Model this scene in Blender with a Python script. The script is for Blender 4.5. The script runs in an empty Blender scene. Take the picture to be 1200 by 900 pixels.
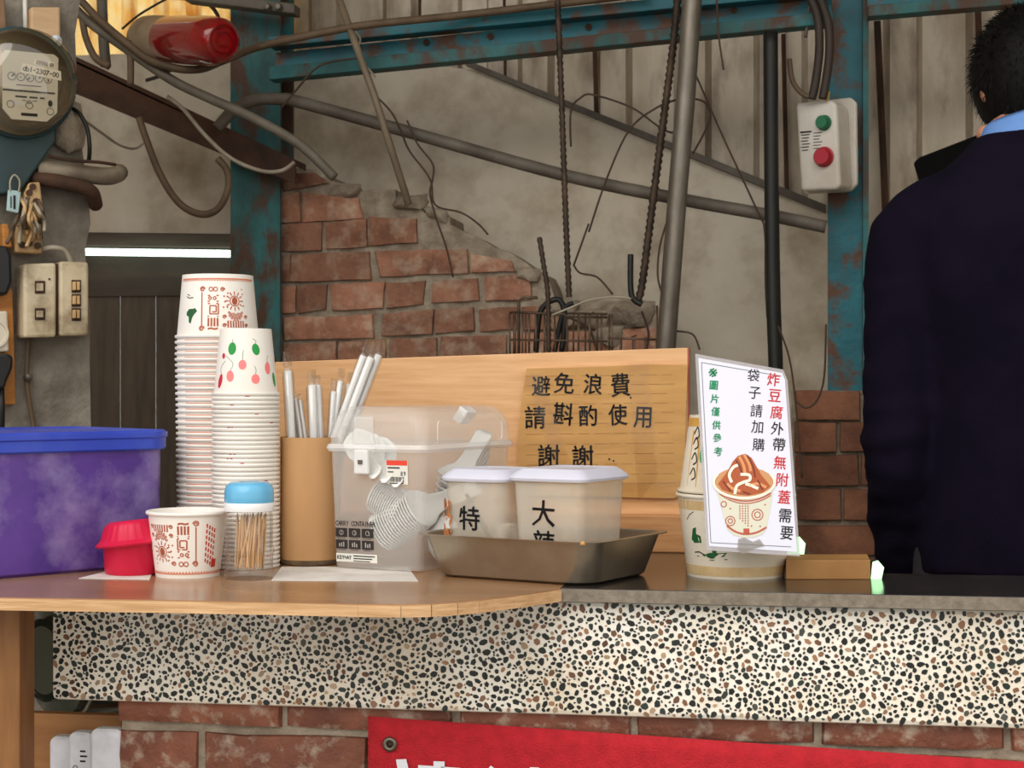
import bpy, bmesh, math, random
from mathutils import Vector, Matrix, noise
random.seed(7)
S = bpy.context.scene
COL = S.collection
R_ = math.radians
# ------------------------------------------------------------------ camera
ZC = 1.108; YAW = R_(9.0); FPX = 2000.0
cd = bpy.data.cameras.new('camera'); cam = bpy.data.objects.new('camera', cd); COL.objects.link(cam)
cam.location = (0, 0, ZC); cam.rotation_euler = (R_(90), 0, YAW)
cd.sensor_width = 36; cd.lens = 36*FPX/1200; cd.clip_start = .05; cd.clip_end = 100
cd.dof.use_dof = True; cd.dof.focus_distance = 1.98; cd.dof.aperture_fstop = 26
S.camera = cam
# ------------------------------------------------------------------ sky and exposure
w = bpy.data.worlds.new('overcast_sky'); S.world = w; w.use_nodes = True
bg = w.node_tree.nodes['Background']; bg.inputs[0].default_value = (1, .975, .94, 1); bg.inputs[1].default_value = 1.0
sd = bpy.data.lights.new('sun', 'SUN'); so = bpy.data.objects.new('sun', sd); COL.objects.link(so)
sd.energy = 1.1; sd.angle = R_(50); sd.color = (1, .96, .9); so.rotation_euler = (R_(50), 0, R_(-14))
S.view_settings.view_transform = 'Standard'; S.view_settings.look = 'None'
S.view_settings.gamma = 1; S.view_settings.use_curve_mapping = False; S.view_settings.exposure = .35
# ------------------------------------------------------------------ pixels to points
FW = Vector((-math.sin(YAW), math.cos(YAW), 0)); RT = Vector((math.cos(YAW), math.sin(YAW), 0)); UP = Vector((0, 0, 1))
C0 = Vector((0, 0, ZC))
def ray(px, py): return FW + RT*((px-600)/FPX) + UP*((450-py)/FPX)
def HD(px, py, d): return C0 + ray(px, py)*d
def HY(px, py, Y):
    r = ray(px, py); return C0 + r*(Y/r.y)
def HZ(px, py, z):
    r = ray(px, py); return C0 + r*((z-ZC)/r.z)
def HP(px, py, p0, n):
    r = ray(px, py); return C0 + r*((p0-C0).dot(n)/r.dot(n))
def CF(X, d, z): return Vector((RT.x*X+FW.x*d, RT.y*X+FW.y*d, z))       # camera-frame ground coordinates
# ------------------------------------------------------------------ materials
MC = {}
def mat(name, c1, c2=None, scale=6, rough=.6, metal=0, bump=0, bscale=40, stretch=(1, 1, 1), dirt=None, dscale=3, damt=.5,
        clear=0, coat=0, rnd=0, emit=0, attr=None, trans=0, ior=1.45, lo=.35, hi=.65, transl=0, glass=0, dlo=.48, dhi=.72, spec=.5):
    if name in MC: return MC[name]
    m = bpy.data.materials.new(name); MC[name] = m; m.use_nodes = True
    N = m.node_tree.nodes; L = m.node_tree.links; b = N['Principled BSDF']; out = N['Material Output']
    b.inputs['Roughness'].default_value = rough; b.inputs['Metallic'].default_value = metal
    b.inputs['IOR'].default_value = ior; b.inputs['Specular IOR Level'].default_value = spec
    if coat: b.inputs['Coat Weight'].default_value = coat
    if trans: b.inputs['Transmission Weight'].default_value = trans
    tc = N.new('ShaderNodeTexCoord'); mp = N.new('ShaderNodeMapping'); mp.inputs['Scale'].default_value = stretch
    L.new(tc.outputs['Object'], mp.inputs['Vector'])
    def nz(sc, det=6):
        n = N.new('ShaderNodeTexNoise'); n.inputs['Scale'].default_value = sc; n.inputs['Detail'].default_value = det
        n.inputs['Roughness'].default_value = .6; L.new(mp.outputs[0], n.inputs['Vector']); return n
    def mixc(fac, a, bb, mode='MIX'):
        x = N.new('ShaderNodeMix'); x.data_type = 'RGBA'; x.blend_type = mode
        for v, k in ((fac, 0), (a, 6), (bb, 7)):
            if isinstance(v, (int, float)): x.inputs[k].default_value = v
            elif isinstance(v, tuple): x.inputs[k].default_value = (*v[:3], 1)
            else: L.new(v, x.inputs[k])
        return x.outputs[2]
    def ramp(n, a, c):
        r = N.new('ShaderNodeMapRange'); r.inputs[1].default_value = a; r.inputs[2].default_value = c; r.clamp = True
        L.new(n.outputs[0], r.inputs[0]); return r.outputs[0]
    col = c1
    if attr:
        a = N.new('ShaderNodeAttribute'); a.attribute_name = attr; col = a.outputs['Color']
    elif c2: col = mixc(ramp(nz(scale), lo, hi), c1, c2)
    if dirt:
        n2 = nz(dscale, 8); mm = N.new('ShaderNodeMath'); mm.operation = 'MULTIPLY'; mm.inputs[1].default_value = damt
        L.new(ramp(n2, dlo, dhi), mm.inputs[0]); col = mixc(mm.outputs[0], col, dirt)
    if rnd:
        oi = N.new('ShaderNodeObjectInfo'); hs = N.new('ShaderNodeHueSaturation')
        mr = N.new('ShaderNodeMapRange'); mr.inputs[3].default_value = 1-rnd; mr.inputs[4].default_value = 1+rnd
        L.new(oi.outputs['Random'], mr.inputs[0]); L.new(mr.outputs[0], hs.inputs['Value'])
        if isinstance(col, tuple): hs.inputs['Color'].default_value = (*col, 1)
        else: L.new(col, hs.inputs['Color'])
        col = hs.outputs[0]
    if isinstance(col, tuple): b.inputs['Base Color'].default_value = (*col, 1)
    else: L.new(col, b.inputs['Base Color'])
    if bump:
        n3 = nz(bscale, 6); bp = N.new('ShaderNodeBump'); bp.inputs['Strength'].default_value = bump; bp.inputs['Distance'].default_value = .01
        L.new(n3.outputs[0], bp.inputs['Height']); L.new(bp.outputs[0], b.inputs['Normal'])
    if emit:
        b.inputs['Emission Color'].default_value = (*c1, 1); b.inputs['Emission Strength'].default_value = emit
    sh = b.outputs[0]
    if transl:
        t = N.new('ShaderNodeBsdfTranslucent'); mx = N.new('ShaderNodeMixShader'); mx.inputs[0].default_value = transl
        if isinstance(col, tuple): t.inputs[0].default_value = (*col, 1)
        else: L.new(col, t.inputs[0])
        L.new(sh, mx.inputs[1]); L.new(t.outputs[0], mx.inputs[2]); sh = mx.outputs[0]
    if clear:
        t = N.new('ShaderNodeBsdfTransparent'); mx = N.new('ShaderNodeMixShader'); mx.inputs[0].default_value = clear
        L.new(sh, mx.inputs[1]); L.new(t.outputs[0], mx.inputs[2]); sh = mx.outputs[0]
    if glass:                                                # thin clear wall: Fresnel gloss over a see-through tint
        t = N.new('ShaderNodeBsdfTransparent'); t.inputs[0].default_value = (*c1, 1); g = N.new('ShaderNodeBsdfGlossy'); g.inputs['Roughness'].default_value = rough
        lw = N.new('ShaderNodeLayerWeight'); lw.inputs[0].default_value = .5; pw_ = N.new('ShaderNodeMath'); pw_.operation = 'POWER'; pw_.inputs[1].default_value = 3.5; L.new(lw.outputs['Facing'], pw_.inputs[0])
        fr = N.new('ShaderNodeMath'); fr.operation = 'MULTIPLY_ADD'; fr.inputs[1].default_value = .7; fr.inputs[2].default_value = glass; L.new(pw_.outputs[0], fr.inputs[0]); mx = N.new('ShaderNodeMixShader')
        L.new(fr.outputs[0], mx.inputs[0]); L.new(t.outputs[0], mx.inputs[1]); L.new(g.outputs[0], mx.inputs[2]); sh = mx.outputs[0]
    if sh is not b.outputs[0]: L.new(sh, out.inputs['Surface'])
    return m
# ------------------------------------------------------------------ mesh builder
class MB:
    def __init__(s): s.v = []; s.f = []
    def add(s, vs, fs):
        o = len(s.v); s.v += [Vector(p) for p in vs]; s.f += [tuple(i+o for i in f) for f in fs]; return s
    def box(s, c, size, rz=0, ry=0, rx=0):
        M = Matrix.Translation(Vector(c)) @ Matrix.Rotation(rz, 4, 'Z') @ Matrix.Rotation(ry, 4, 'Y') @ Matrix.Rotation(rx, 4, 'X')
        x, y, z = [k/2 for k in size]
        vs = [M @ Vector(p) for p in ((-x,-y,-z),(x,-y,-z),(x,y,-z),(-x,y,-z),(-x,-y,z),(x,-y,z),(x,y,z),(-x,y,z))]
        return s.add(vs, [(0,3,2,1),(4,5,6,7),(0,1,5,4),(1,2,6,5),(2,3,7,6),(3,0,4,7)])
    def prism(s, pts, ext):
        pts = [Vector(p) for p in pts]; ext = Vector(ext); n = len(pts)
        nm = Vector((0, 0, 0))
        for i in range(n): nm += (pts[i]-pts[0]).cross(pts[(i+1) % n]-pts[0])
        if nm.dot(ext) > 0: pts = pts[::-1]
        s.add(pts+[p+ext for p in pts], [tuple(range(n)), tuple(range(2*n-1, n-1, -1))] + [(i, i+n, (i+1) % n+n, (i+1) % n) for i in range(n)])
        return s
    def tube(s, pts, r, n=8, caps=True):
        pts = [Vector(p) for p in pts]; m = len(pts); rr = r if isinstance(r, (list, tuple)) else [r]*m
        T = [(pts[min(i+1, m-1)]-pts[max(i-1, 0)]).normalized() for i in range(m)]
        a = Vector((0, 0, 1)) if abs(T[0].z) < .9 else Vector((1, 0, 0))
        nn = T[0].cross(a).normalized(); vs = []
        for i in range(m):
            nn = (nn - T[i]*nn.dot(T[i])).normalized(); bb = T[i].cross(nn)
            vs += [pts[i] + (nn*math.cos(2*math.pi*k/n) + bb*math.sin(2*math.pi*k/n))*rr[i] for k in range(n)]
        fs = [(i*n+k, i*n+(k+1) % n, (i+1)*n+(k+1) % n, (i+1)*n+k) for i in range(m-1) for k in range(n)]
        if caps: fs += [tuple(range(n))[::-1], tuple((m-1)*n+k for k in range(n))]
        return s.add(vs, fs)
    def lathe(s, prof, n=40, M=None, close=False, sx=1, sy=1):
        vs = []
        for r, z in prof: vs += [Vector((r*math.cos(2*math.pi*k/n)*sx, r*math.sin(2*math.pi*k/n)*sy, z)) for k in range(n)]
        if M is not None: vs = [M @ p for p in vs]
        m = len(prof); fs = [(i*n+k, i*n+(k+1) % n, (i+1)*n+(k+1) % n, (i+1)*n+k) for i in range(m-1) for k in range(n)]
        if close: fs += [((m-1)*n+k, (m-1)*n+(k+1) % n, (k+1) % n, k) for k in range(n)]
        else:
            if prof[0][0] > 1e-6: fs.append(tuple(range(n))[::-1])
            if prof[-1][0] > 1e-6: fs.append(tuple((m-1)*n+k for k in range(n)))
        return s.add(vs, fs)
    def loft(s, rings, caps=True):
        n = len(rings[0]); vs = [p for r in rings for p in r]; m = len(rings)
        fs = [(i*n+k, i*n+(k+1) % n, (i+1)*n+(k+1) % n, (i+1)*n+k) for i in range(m-1) for k in range(n)]
        if caps: fs += [tuple(range(n))[::-1], tuple((m-1)*n+k for k in range(n))]
        return s.add(vs, fs)
    def xf(s, M): s.v = [M @ p for p in s.v]; return s
ROOT = {}
def tag(o, label=None, cat=None, group=None, kind=None):
    for k, v in (('label', label), ('category', cat), ('group', group), ('kind', kind)):
        if v: o[k] = v
    return o
def thing(name, label, cat, loc=(0, 0, 0), rz=0, group=None, tilt=None):
    o = bpy.data.objects.new(name, None); COL.objects.link(o); o.location = loc; o.rotation_euler = tilt or (0, 0, rz); o.empty_display_size = .02
    ROOT[o.name] = Matrix.Translation(Vector(loc)) @ (Matrix.Rotation(rz, 4, 'Z') if not tilt else __import__('mathutils').Euler(tilt).to_matrix().to_4x4())
    return tag(o, label, cat, group)
def finish(o, smooth, bevel, seg=2):
    me = o.data
    if smooth is not False:
        me.shade_smooth()
        if smooth is not True:
            try: me.set_sharp_from_angle(angle=R_(smooth))
            except Exception: pass
    if bevel:
        md = o.modifiers.new('bevel', 'BEVEL'); md.width = bevel; md.segments = seg; md.limit_method = 'ANGLE'; md.angle_limit = R_(35)
def build(mb, name, m, parent=None, world=False, smooth=False, bevel=0, label=None, cat=None, group=None, kind=None, seg=2):
    vs = mb.v
    loc = None
    if parent is None:                                        # origin at the middle of the base
        lo = Vector([min(p[i] for p in vs) for i in range(3)]); hi = Vector([max(p[i] for p in vs) for i in range(3)])
        loc = Vector(((lo.x+hi.x)/2, (lo.y+hi.y)/2, lo.z)); vs = [p-loc for p in vs]
    elif world:
        P = parent; I = ROOT[P.name].inverted(); vs = [I @ p for p in vs]
    me = bpy.data.meshes.new(name); me.from_pydata([tuple(p) for p in vs], [], mb.f); me.update()
    bm = bmesh.new(); bm.from_mesh(me); bmesh.ops.recalc_face_normals(bm, faces=bm.faces[:]); bm.to_mesh(me); bm.free()
    me.materials.append(m)
    o = bpy.data.objects.new(name, me); COL.objects.link(o)
    if parent is not None:
        o.parent = parent; ROOT[o.name] = ROOT[parent.name].copy()
    else:
        o.location = loc; ROOT[o.name] = Matrix.Translation(loc)
    finish(o, smooth, bevel, seg)
    return tag(o, label, cat, group, kind)
def copy_tree(o, parent=None):
    c = o.copy(); COL.objects.link(c); c.parent = parent
    for ch in [x for x in ALLCH.get(o.name, [])]: copy_tree(ch, c)
    return c
ALLCH = {}
def reg(root):                                               # remember children for copying
    ALLCH[root.name] = [o for o in bpy.data.objects if o.parent is root]
    for o in ALLCH[root.name]: reg(o)
def spline(pts, k=6):
    pts = [Vector(p) for p in pts]; out = []
    for i in range(len(pts)-1):
        p0 = pts[max(i-1, 0)]; p1 = pts[i]; p2 = pts[i+1]; p3 = pts[min(i+2, len(pts)-1)]
        for j in range(k):
            t = j/k; out.append(.5*((2*p1)+(p2-p0)*t+(2*p0-5*p1+4*p2-p3)*t*t+(3*p1-p0-3*p2+p3)*t**3))
    return out+[pts[-1]]
def jitter(mb, amp, sc=30, seed=0):
    for i, p in enumerate(mb.v):
        q = p*sc+Vector((seed*3.1, seed*1.7, seed)); mb.v[i] = p + Vector((noise.noise(q), noise.noise(q+Vector((9, 0, 0))), noise.noise(q+Vector((0, 9, 0)))))*amp
    return mb
def rrect(w_, d_, r, n=5, z=0, cx=0, cy=0):
    out = []
    for (sx, sy, a0) in ((1, -1, -90), (1, 1, 0), (-1, 1, 90), (-1, -1, 180)):
        for k in range(n+1):
            a = R_(a0+90*k/n); out.append(Vector((cx+sx*(w_/2-r)+r*math.cos(a), cy+sy*(d_/2-r)+r*math.sin(a), z)))
    return out
# ------------------------------------------------------------------ flat print: strokes, glyphs, dots mapped on a surface
GC = {}
def glyph(ch, off=0.0):
    if (ch, off) in GC: return GC[ch, off]
    c = bpy.data.curves.new('g', 'FONT'); c.body = ch; c.offset = off; c.resolution_u = 2; o = bpy.data.objects.new('g', c); COL.objects.link(o)
    dg = bpy.context.evaluated_depsgraph_get(); me = bpy.data.meshes.new_from_object(o.evaluated_get(dg))
    vs = [(v.co.x, v.co.y) for v in me.vertices]; fs = [tuple(p.vertices) for p in me.polygons]
    bpy.data.objects.remove(o); bpy.data.curves.remove(c); bpy.data.meshes.remove(me)
    x0 = min(p[0] for p in vs); x1 = max(p[0] for p in vs); y0 = min(p[1] for p in vs); y1 = max(p[1] for p in vs)
    s = max(x1-x0, y1-y0); vs = [((p[0]-(x0+x1)/2)/s, (p[1]-(y0+y1)/2)/s) for p in vs]
    GC[ch, off] = (vs, fs); return GC[ch, off]
class Print:                                                 # 2D shapes
    WS = 1.0
    def __init__(s): s.v = []; s.f = []
    def _a(s, vs, fs):
        o = len(s.v); s.v += vs; s.f += [tuple(i+o for i in f) for f in fs]; return s
    def stroke(s, pts, wd, smooth=False):
        if smooth: pts = [(p.x, p.y) for p in spline([(a, b, 0) for a, b in pts], 5)]
        n = len(pts); vs = []; wd *= Print.WS
        for i in range(n):
            a = pts[max(i-1, 0)]; b = pts[min(i+1, n-1)]; dx, dy = b[0]-a[0], b[1]-a[1]; l = math.hypot(dx, dy) or 1
            vs += [(pts[i][0]-dy/l*wd/2, pts[i][1]+dx/l*wd/2), (pts[i][0]+dy/l*wd/2, pts[i][1]-dx/l*wd/2)]
        return s._a(vs, [(2*i, 2*i+1, 2*i+3, 2*i+2) for i in range(n-1)])
    def poly(s, pts): return s._a(list(pts), [tuple(range(len(pts)))])
    def disc(s, x, y, r, ry=None, n=12, rot=0):
        ry = ry or r; c, q = math.cos(rot), math.sin(rot)
        pp = [(r*math.cos(2*math.pi*k/n), ry*math.sin(2*math.pi*k/n)) for k in range(n)]
        return s.poly([(x+a*c-b*q, y+a*q+b*c) for a, b in pp])
    def ring(s, x, y, r, wd, n=18, a0=0, a1=360):
        return s.stroke([(x+r*math.cos(R_(a0+(a1-a0)*k/n)), y+r*math.sin(R_(a0+(a1-a0)*k/n))) for k in range(n+1)], wd)
    def spiral(s, x, y, r, wd, turns=2, sq=False, a0=0):
        if sq:
            pts = []; st = r/(turns*2)
            x0, y0, x1, y1 = x-r, y-r, x+r, y+r
            for t in range(turns):
                i = t*st*1.6
                pts += [(x0+i, y1-i), (x1-i, y1-i), (x1-i, y0+i), (x0+i+st*1.6, y0+i), ]
            for a, b in zip(pts, pts[1:]): s.stroke([a, b], wd)
            return s
        n = int(14*turns); return s.stroke([(x+r*(1-.8*k/n)*math.cos(a0+2*math.pi*turns*k/n), y+r*(1-.8*k/n)*math.sin(a0+2*math.pi*turns*k/n)) for k in range(n+1)], wd)
    def glyph(s, ch, x, y, size, rot=0, off=0.0, sx=1):
        vs, fs = glyph(ch, off); c, q = math.cos(rot), math.sin(rot)
        return s._a([(x+(a*c*sx-b*q)*size, y+(a*q*sx+b*c)*size) for a, b in vs], fs)
    def mesh(s, surf):
        m = MB(); m.v = [Vector(surf(a, b)) for a, b in s.v]; m.f = list(s.f); return m
def put(pr, surf, name, m, parent, label=None):
    mb = pr.mesh(surf); me = bpy.data.meshes.new(name); I = ROOT[parent.name].inverted()
    me.from_pydata([tuple(I @ p) for p in mb.v], [], mb.f); me.update(); me.materials.append(m)
    o = bpy.data.objects.new(name, me); COL.objects.link(o); o.parent = parent; ROOT[o.name] = ROOT[parent.name].copy()
    return tag(o, label)
def L8(r, g, b):
    return tuple((x/255/12.92 if x/255 <= .04045 else ((x/255+.055)/1.055)**2.4) for x in (r, g, b))
# ------------------------------------------------------------------ shared materials
M_panel = mat('painted_sheet', L8(218, 208, 190), L8(194, 180, 156), 3, .6, dirt=L8(136, 114, 88), dscale=6, damt=.6, bump=.2, bscale=20)
M_metal_sheet = mat('corrugated_metal', L8(206, 194, 174), L8(160, 144, 122), 7, .45, .2, dirt=L8(92, 72, 52), dscale=11, damt=.85, stretch=(1, 1, .35), bump=.1, bscale=20)
M_concrete = mat('rough_concrete', L8(150, 143, 130), L8(112, 104, 92), 14, .9, bump=.6, bscale=60, dirt=L8(90, 80, 68), dscale=4, damt=.6)
M_teal = mat('teal_paint', L8(38, 120, 132), L8(28, 92, 104), 5, .5, dirt=L8(96, 62, 40), dscale=12, damt=1, bump=.3, bscale=35, dlo=.50, dhi=.60)
M_teal_dk = mat('teal_paint_worn', L8(52, 118, 120), L8(44, 82, 80), 9, .6, dirt=L8(84, 58, 42), dscale=13, damt=1, bump=.4, bscale=30, stretch=(1, 1, .6), dlo=.46, dhi=.58)
M_rust = mat('rusty_iron', L8(92, 64, 46), L8(58, 42, 33), 9, .8, .2, bump=.3, bscale=50)
M_rod = mat('dark_rebar', L8(90, 72, 56), L8(48, 40, 34), 30, .6, .4, bump=.1)
M_galv = mat('galvanised_pipe', L8(150, 142, 130), L8(105, 98, 88), 12, .45, .6, dirt=L8(70, 55, 42), dscale=10, damt=.7, stretch=(1, 1, .3))
M_black = mat('black_plastic', L8(22, 22, 22), L8(32, 31, 30), 8, .45)
M_blackpipe = mat('black_pipe', L8(34, 34, 30), L8(22, 22, 20), 8, .5)
M_conduit = mat('grey_conduit', L8(112, 104, 92), L8(84, 76, 66), 10, .6, dirt=L8(60, 48, 38), dscale=9, damt=.6)
M_cable = mat('grey_cable', L8(120, 112, 98), L8(92, 82, 70), 10, .6)
M_cable_br = mat('brown_cable', L8(112, 92, 70), L8(84, 66, 48), 12, .6)
M_wire = mat('rusty_wire', L8(80, 60, 44), L8(60, 46, 36), 20, .7)
M_wire_w = mat('pale_wire', L8(178, 168, 150), L8(150, 138, 118), 20, .5)
M_mortar = mat('old_mortar', L8(178, 164, 144), L8(138, 124, 106), 24, .95, bump=.9, bscale=50, dirt=L8(112, 98, 82), dscale=14, damt=.6)
M_brick = mat('old_brick', L8(176, 124, 98), L8(132, 90, 70), 16, .9, bump=.6, bscale=60, dirt=L8(196, 172, 148), dscale=26, damt=.8, rnd=.28)
M_brick_r = mat('dark_brick', L8(138, 92, 68), L8(104, 66, 48), 14, .9, bump=.5, bscale=70, dirt=L8(92, 66, 48), dscale=11, damt=.6, rnd=.2)
M_floor = mat('cement_floor', L8(150, 144, 134), L8(124, 118, 108), 5, .85, bump=.2, bscale=40)
M_oak = mat('oak_veneer', L8(226, 180, 132), L8(206, 156, 106), 10, .45, stretch=(1, 8, 14), lo=.3, hi=.7, bump=.05, bscale=30)
M_roof = mat('roof_sheet', L8(140, 130, 115), L8(110, 100, 88), 5, .6, .2)
# ------------------------------------------------------------------ setting: floor, roof, walls
YB = 4.12
b = MB().box((0, 1.5, -.03), (14, 15, .06)); build(b, 'floor', M_floor, kind='structure')
def corrugated(x0, x1, z0, z1, y, pitch=.19, depth=.022, th=.004):
    xs = []; x = x0
    prof = []
    while x < x1+1e-6:
        for fx, dy in ((0, 0), (.52, 0), (.60, -depth), (.92, -depth)):
            prof.append((x+fx*pitch, y+dy))
        x += pitch
    m = MB(); n = len(prof); vs = []
    for (a, c) in prof: vs += [(a, c, z0), (a, c, z1), (a, c+th, z0), (a, c+th, z1)]
    fs = []
    for i in range(n-1):
        q = 4*i; fs += [(q, q+4, q+5, q+1), (q+2, q+3, q+7, q+6), (q+1, q+5, q+7, q+3), (q, q+2, q+6, q+4)]
    fs += [(0, 1, 3, 2), (4*n-4, 4*n-2, 4*n-1, 4*n-3)]
    return m.add(vs, fs)
xL = HY(262, 0, YB).x
wb = build(corrugated(HY(560, 0, YB).x, HY(905, 0, YB).x, 0, 3.07, YB), 'wall_back', M_metal_sheet, kind='structure', smooth=False)
build(corrugated(HY(905, 0, YB).x-.03, 2.0, 0, 3.07, YB+.008), 'metal_sheet', M_metal_sheet, wb, world=True)
build(corrugated(HY(315, 0, YB).x, HY(562, 0, YB).x, 0, 3.07, YB+.012), 'metal_sheet', M_metal_sheet, wb, world=True)
YP = YB-.045
b = MB().prism([HY(x, y, YP) for x, y in ((318, 60), (440, 70), (556, 82), (968, 250), (1000, 265))] + [Vector((HY(1000, 0, YP).x, YP, .0)), Vector((HY(318, 0, YP).x, YP, .0))], (0, .012, 0))
build(b, 'panel', M_panel, wb, world=True)
b = MB().prism([HY(x, y, YP-.02) for x, y in ((545, 76), (556, 74), (968, 240), (968, 249))], (0, .02, 0)); build(b, 'edge_trim', M_conduit, wb, world=True)
# seams and sheet joints behind the beam
for (x0, y0, x1, y1, r) in ((492, -5, 492, 30, .004), (591, -5, 591, 22, .004), (592, 70, 592, 96, .004), (697, 58, 699, 140, .006), (918, 40, 922, 226, .006), (1028, 25, 1040, 300, .009), (1146, 10, 1150, 130, .008)):
    build(MB().tube([HY(x0, y0, YB-.035), HY(x1, y1, YB-.035)], r, 6), 'seam_strip', M_rust, wb, world=True)
# left flat panel, with the dark lintel, and the plank door beneath
xl, xr = HY(-60, 0, YP).x, HY(318, 0, YP).x
zt, zb = HY(180, 62, YP).z, HY(180, 276, YP).z
build(MB().prism([(xl, YP, zt), (xr, YP, zt), (xr, YP, zb), (xl, YP, zb)], (0, .012, 0)), 'panel', M_panel, wb, world=True)
M_lintel = mat('dark_brown_board', L8(78, 66, 54), L8(60, 50, 41), 5, .7, stretch=(1, 1, 6))
M_doorbrown = mat('brown_door_board', L8(92, 78, 63), L8(74, 62, 50), 6, .65, stretch=(7, 1, 1))
zc = HY(180, 347, YP).z
dr = build(MB().prism([(xl, YP-.01, zb), (xr, YP-.01, zb), (xr, YP-.01, zc), (xl, YP-.01, zc)], (0, .0055, 0)), 'door_1', M_lintel, kind='structure')
for a, c in ((-62, -20), (-20, 21), (21, 62), (62, 102), (102, 141.2), (141.85, 182.85), (183.5, 224), (224, 263), (263, 318)):
    x0, x1 = HY(a, 400, YP).x, HY(c, 400, YP).x
    build(MB().prism([(x0, YP-.004, zc+.02), (x1, YP-.004, zc+.02), (x1, YP-.004, .01), (x0, YP-.004, .01)], (0, .003, 0)), 'board', M_doorbrown, dr, world=True)
# amber translucent corrugated sheet, top left, backlit by the sky behind the wall
M_amber = mat('amber_fibreglass', L8(255, 246, 216), L8(255, 228, 168), 60, .5, dirt=L8(226, 170, 84), dscale=14, damt=.8, transl=.95, stretch=(1, 1, .5))
build(corrugated(HY(-60, 0, YB).x, HY(315, 0, YB).x, zt-.02, 3.07, YB-.0, pitch=.085, depth=.02, th=.002), 'amber_sheet', M_amber, wb, world=True)
# side walls and roof of the stall
b = MB().box((-2.55, 2.9, 1.54), (.1, 3.0, 3.08)); build(b, 'wall_left', M_panel, kind='structure')
b = MB().box((2.05, 2.9, 1.54), (.1, 3.0, 3.08)); build(b, 'wall_right', M_panel, kind='structure')
b = MB().box((-.25, 3.1, 3.10), (4.9, 2.4, .05)); build(b, 'ceiling', M_roof, kind='structure')
# ------------------------------------------------------------------ brick walls
def brick_mesh(pts, y, depth, seed, amp=.004):
    """brick from four front corners (x,z), proud of the mortar, with worn edges"""
    m = MB(); nx, nz_ = 4, 2; rings = []
    (ax, az), (bx, bz), (cx, cz), (dx, dz) = pts               # tl tr br bl
    g = {}
    for j in range(nz_+1):
        for i in range(nx+1):
            s, t = i/nx, j/nz_
            x = (ax*(1-s)+bx*s)*(1-t)+(dx*(1-s)+cx*s)*t; z = (az*(1-s)+bz*s)*(1-t)+(dz*(1-s)+cz*s)*t
            q = Vector((x*14+seed, z*14, seed*.7)); edge = (i in (0, nx)) + (j in (0, nz_))
            x += noise.noise(q)*amp; z += noise.noise(q+Vector((5, 5, 5)))*amp
            g[i, j] = len(m.v); m.v.append(Vector((x, y + (.003*edge) + noise.noise(q*2.3)*amp*.8, z)))
    for j in range(nz_):
        for i in range(nx): m.f.append((g[i, j], g[i, j+1], g[i+1, j+1], g[i+1, j]))
    rim = [g[i, 0] for i in range(nx+1)] + [g[nx, j] for j in range(1, nz_+1)] + [g[i, nz_] for i in range(nx-1, -1, -1)] + [g[0, j] for j in range(nz_-1, 0, -1)]
    o = len(m.v); cen = Vector(((ax+cx)/2, y, (az+cz)/2))
    for k in rim: p = m.v[k]; q = p+(p-cen)*.03; m.v.append(Vector((q.x, y+.010, q.z)))
    n = len(rim)
    for k in range(n): m.f.append((rim[k], rim[(k+1) % n], o+(k+1) % n, o+k))
    o2 = len(m.v)
    for k in range(n): p = m.v[o+k]; m.v.append(Vector((p.x, y+depth, p.z)))
    for k in range(n): m.f.append((o+k, o+(k+1) % n, o2+(k+1) % n, o2+k))
    m.f.append(tuple(o2+k for k in range(n)))
    return m
YW = 3.86
out = [(322, 232), (324, 212), (334, 200), (350, 197), (368, 199), (382, 204), (392, 212), (402, 219), (424, 224), (446, 221), (463, 222), (464, 232), (478, 243), (490, 242), (498, 250), (512, 252), (527, 254), (528, 263), (545, 272), (562, 279), (580, 290), (598, 296), (612, 305), (628, 317), (640, 322), (646, 335), (650, 348), (672, 354), (700, 350), (730, 349), (760, 353), (774, 362), (778, 400)]
top = [HY(x, y, YW) for x, y in out]
mm = MB()
x_end = top[-1].x
bot = [Vector((p.x, YW, .0)) for p in top]
n = len(top); mid = []
for k in range(0, 9):                                          # rows of verts from the ragged top to the floor
    t = k/8*.55
    mid.append([Vector((p.x+noise.noise(Vector((p.x*30, k, 2)))*.004*(k > 0), YW+noise.noise(Vector((p.x*22, k*2.3, 1)))*.008, p.z*(1-t)+.0*t)) for p in top])
mid.append(bot)
for a in range(len(mid)-1):
    mm.add(mid[a]+mid[a+1], [(i, i+n, i+n+1, i+1) for i in range(n-1)])
bk = [p+Vector((0, .17, 0)) for p in top]; bkb = [p+Vector((0, .17, 0)) for p in bot]
mm.add(top+bk, [(i, i+1, i+1+n, i+n) for i in range(n-1)])
mm.add(bk+bkb, [(i, i+1, i+1+n, i+n) for i in range(n-1)])
mm.add([top[0], bk[0], bkb[0], bot[0]], [(0, 1, 2, 3)]); mm.add([top[-1], bk[-1], bkb[-1], bot[-1]], [(3, 2, 1, 0)])
wm = build(mm, 'wall_middle', M_mortar, kind='structure', smooth=50)
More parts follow.
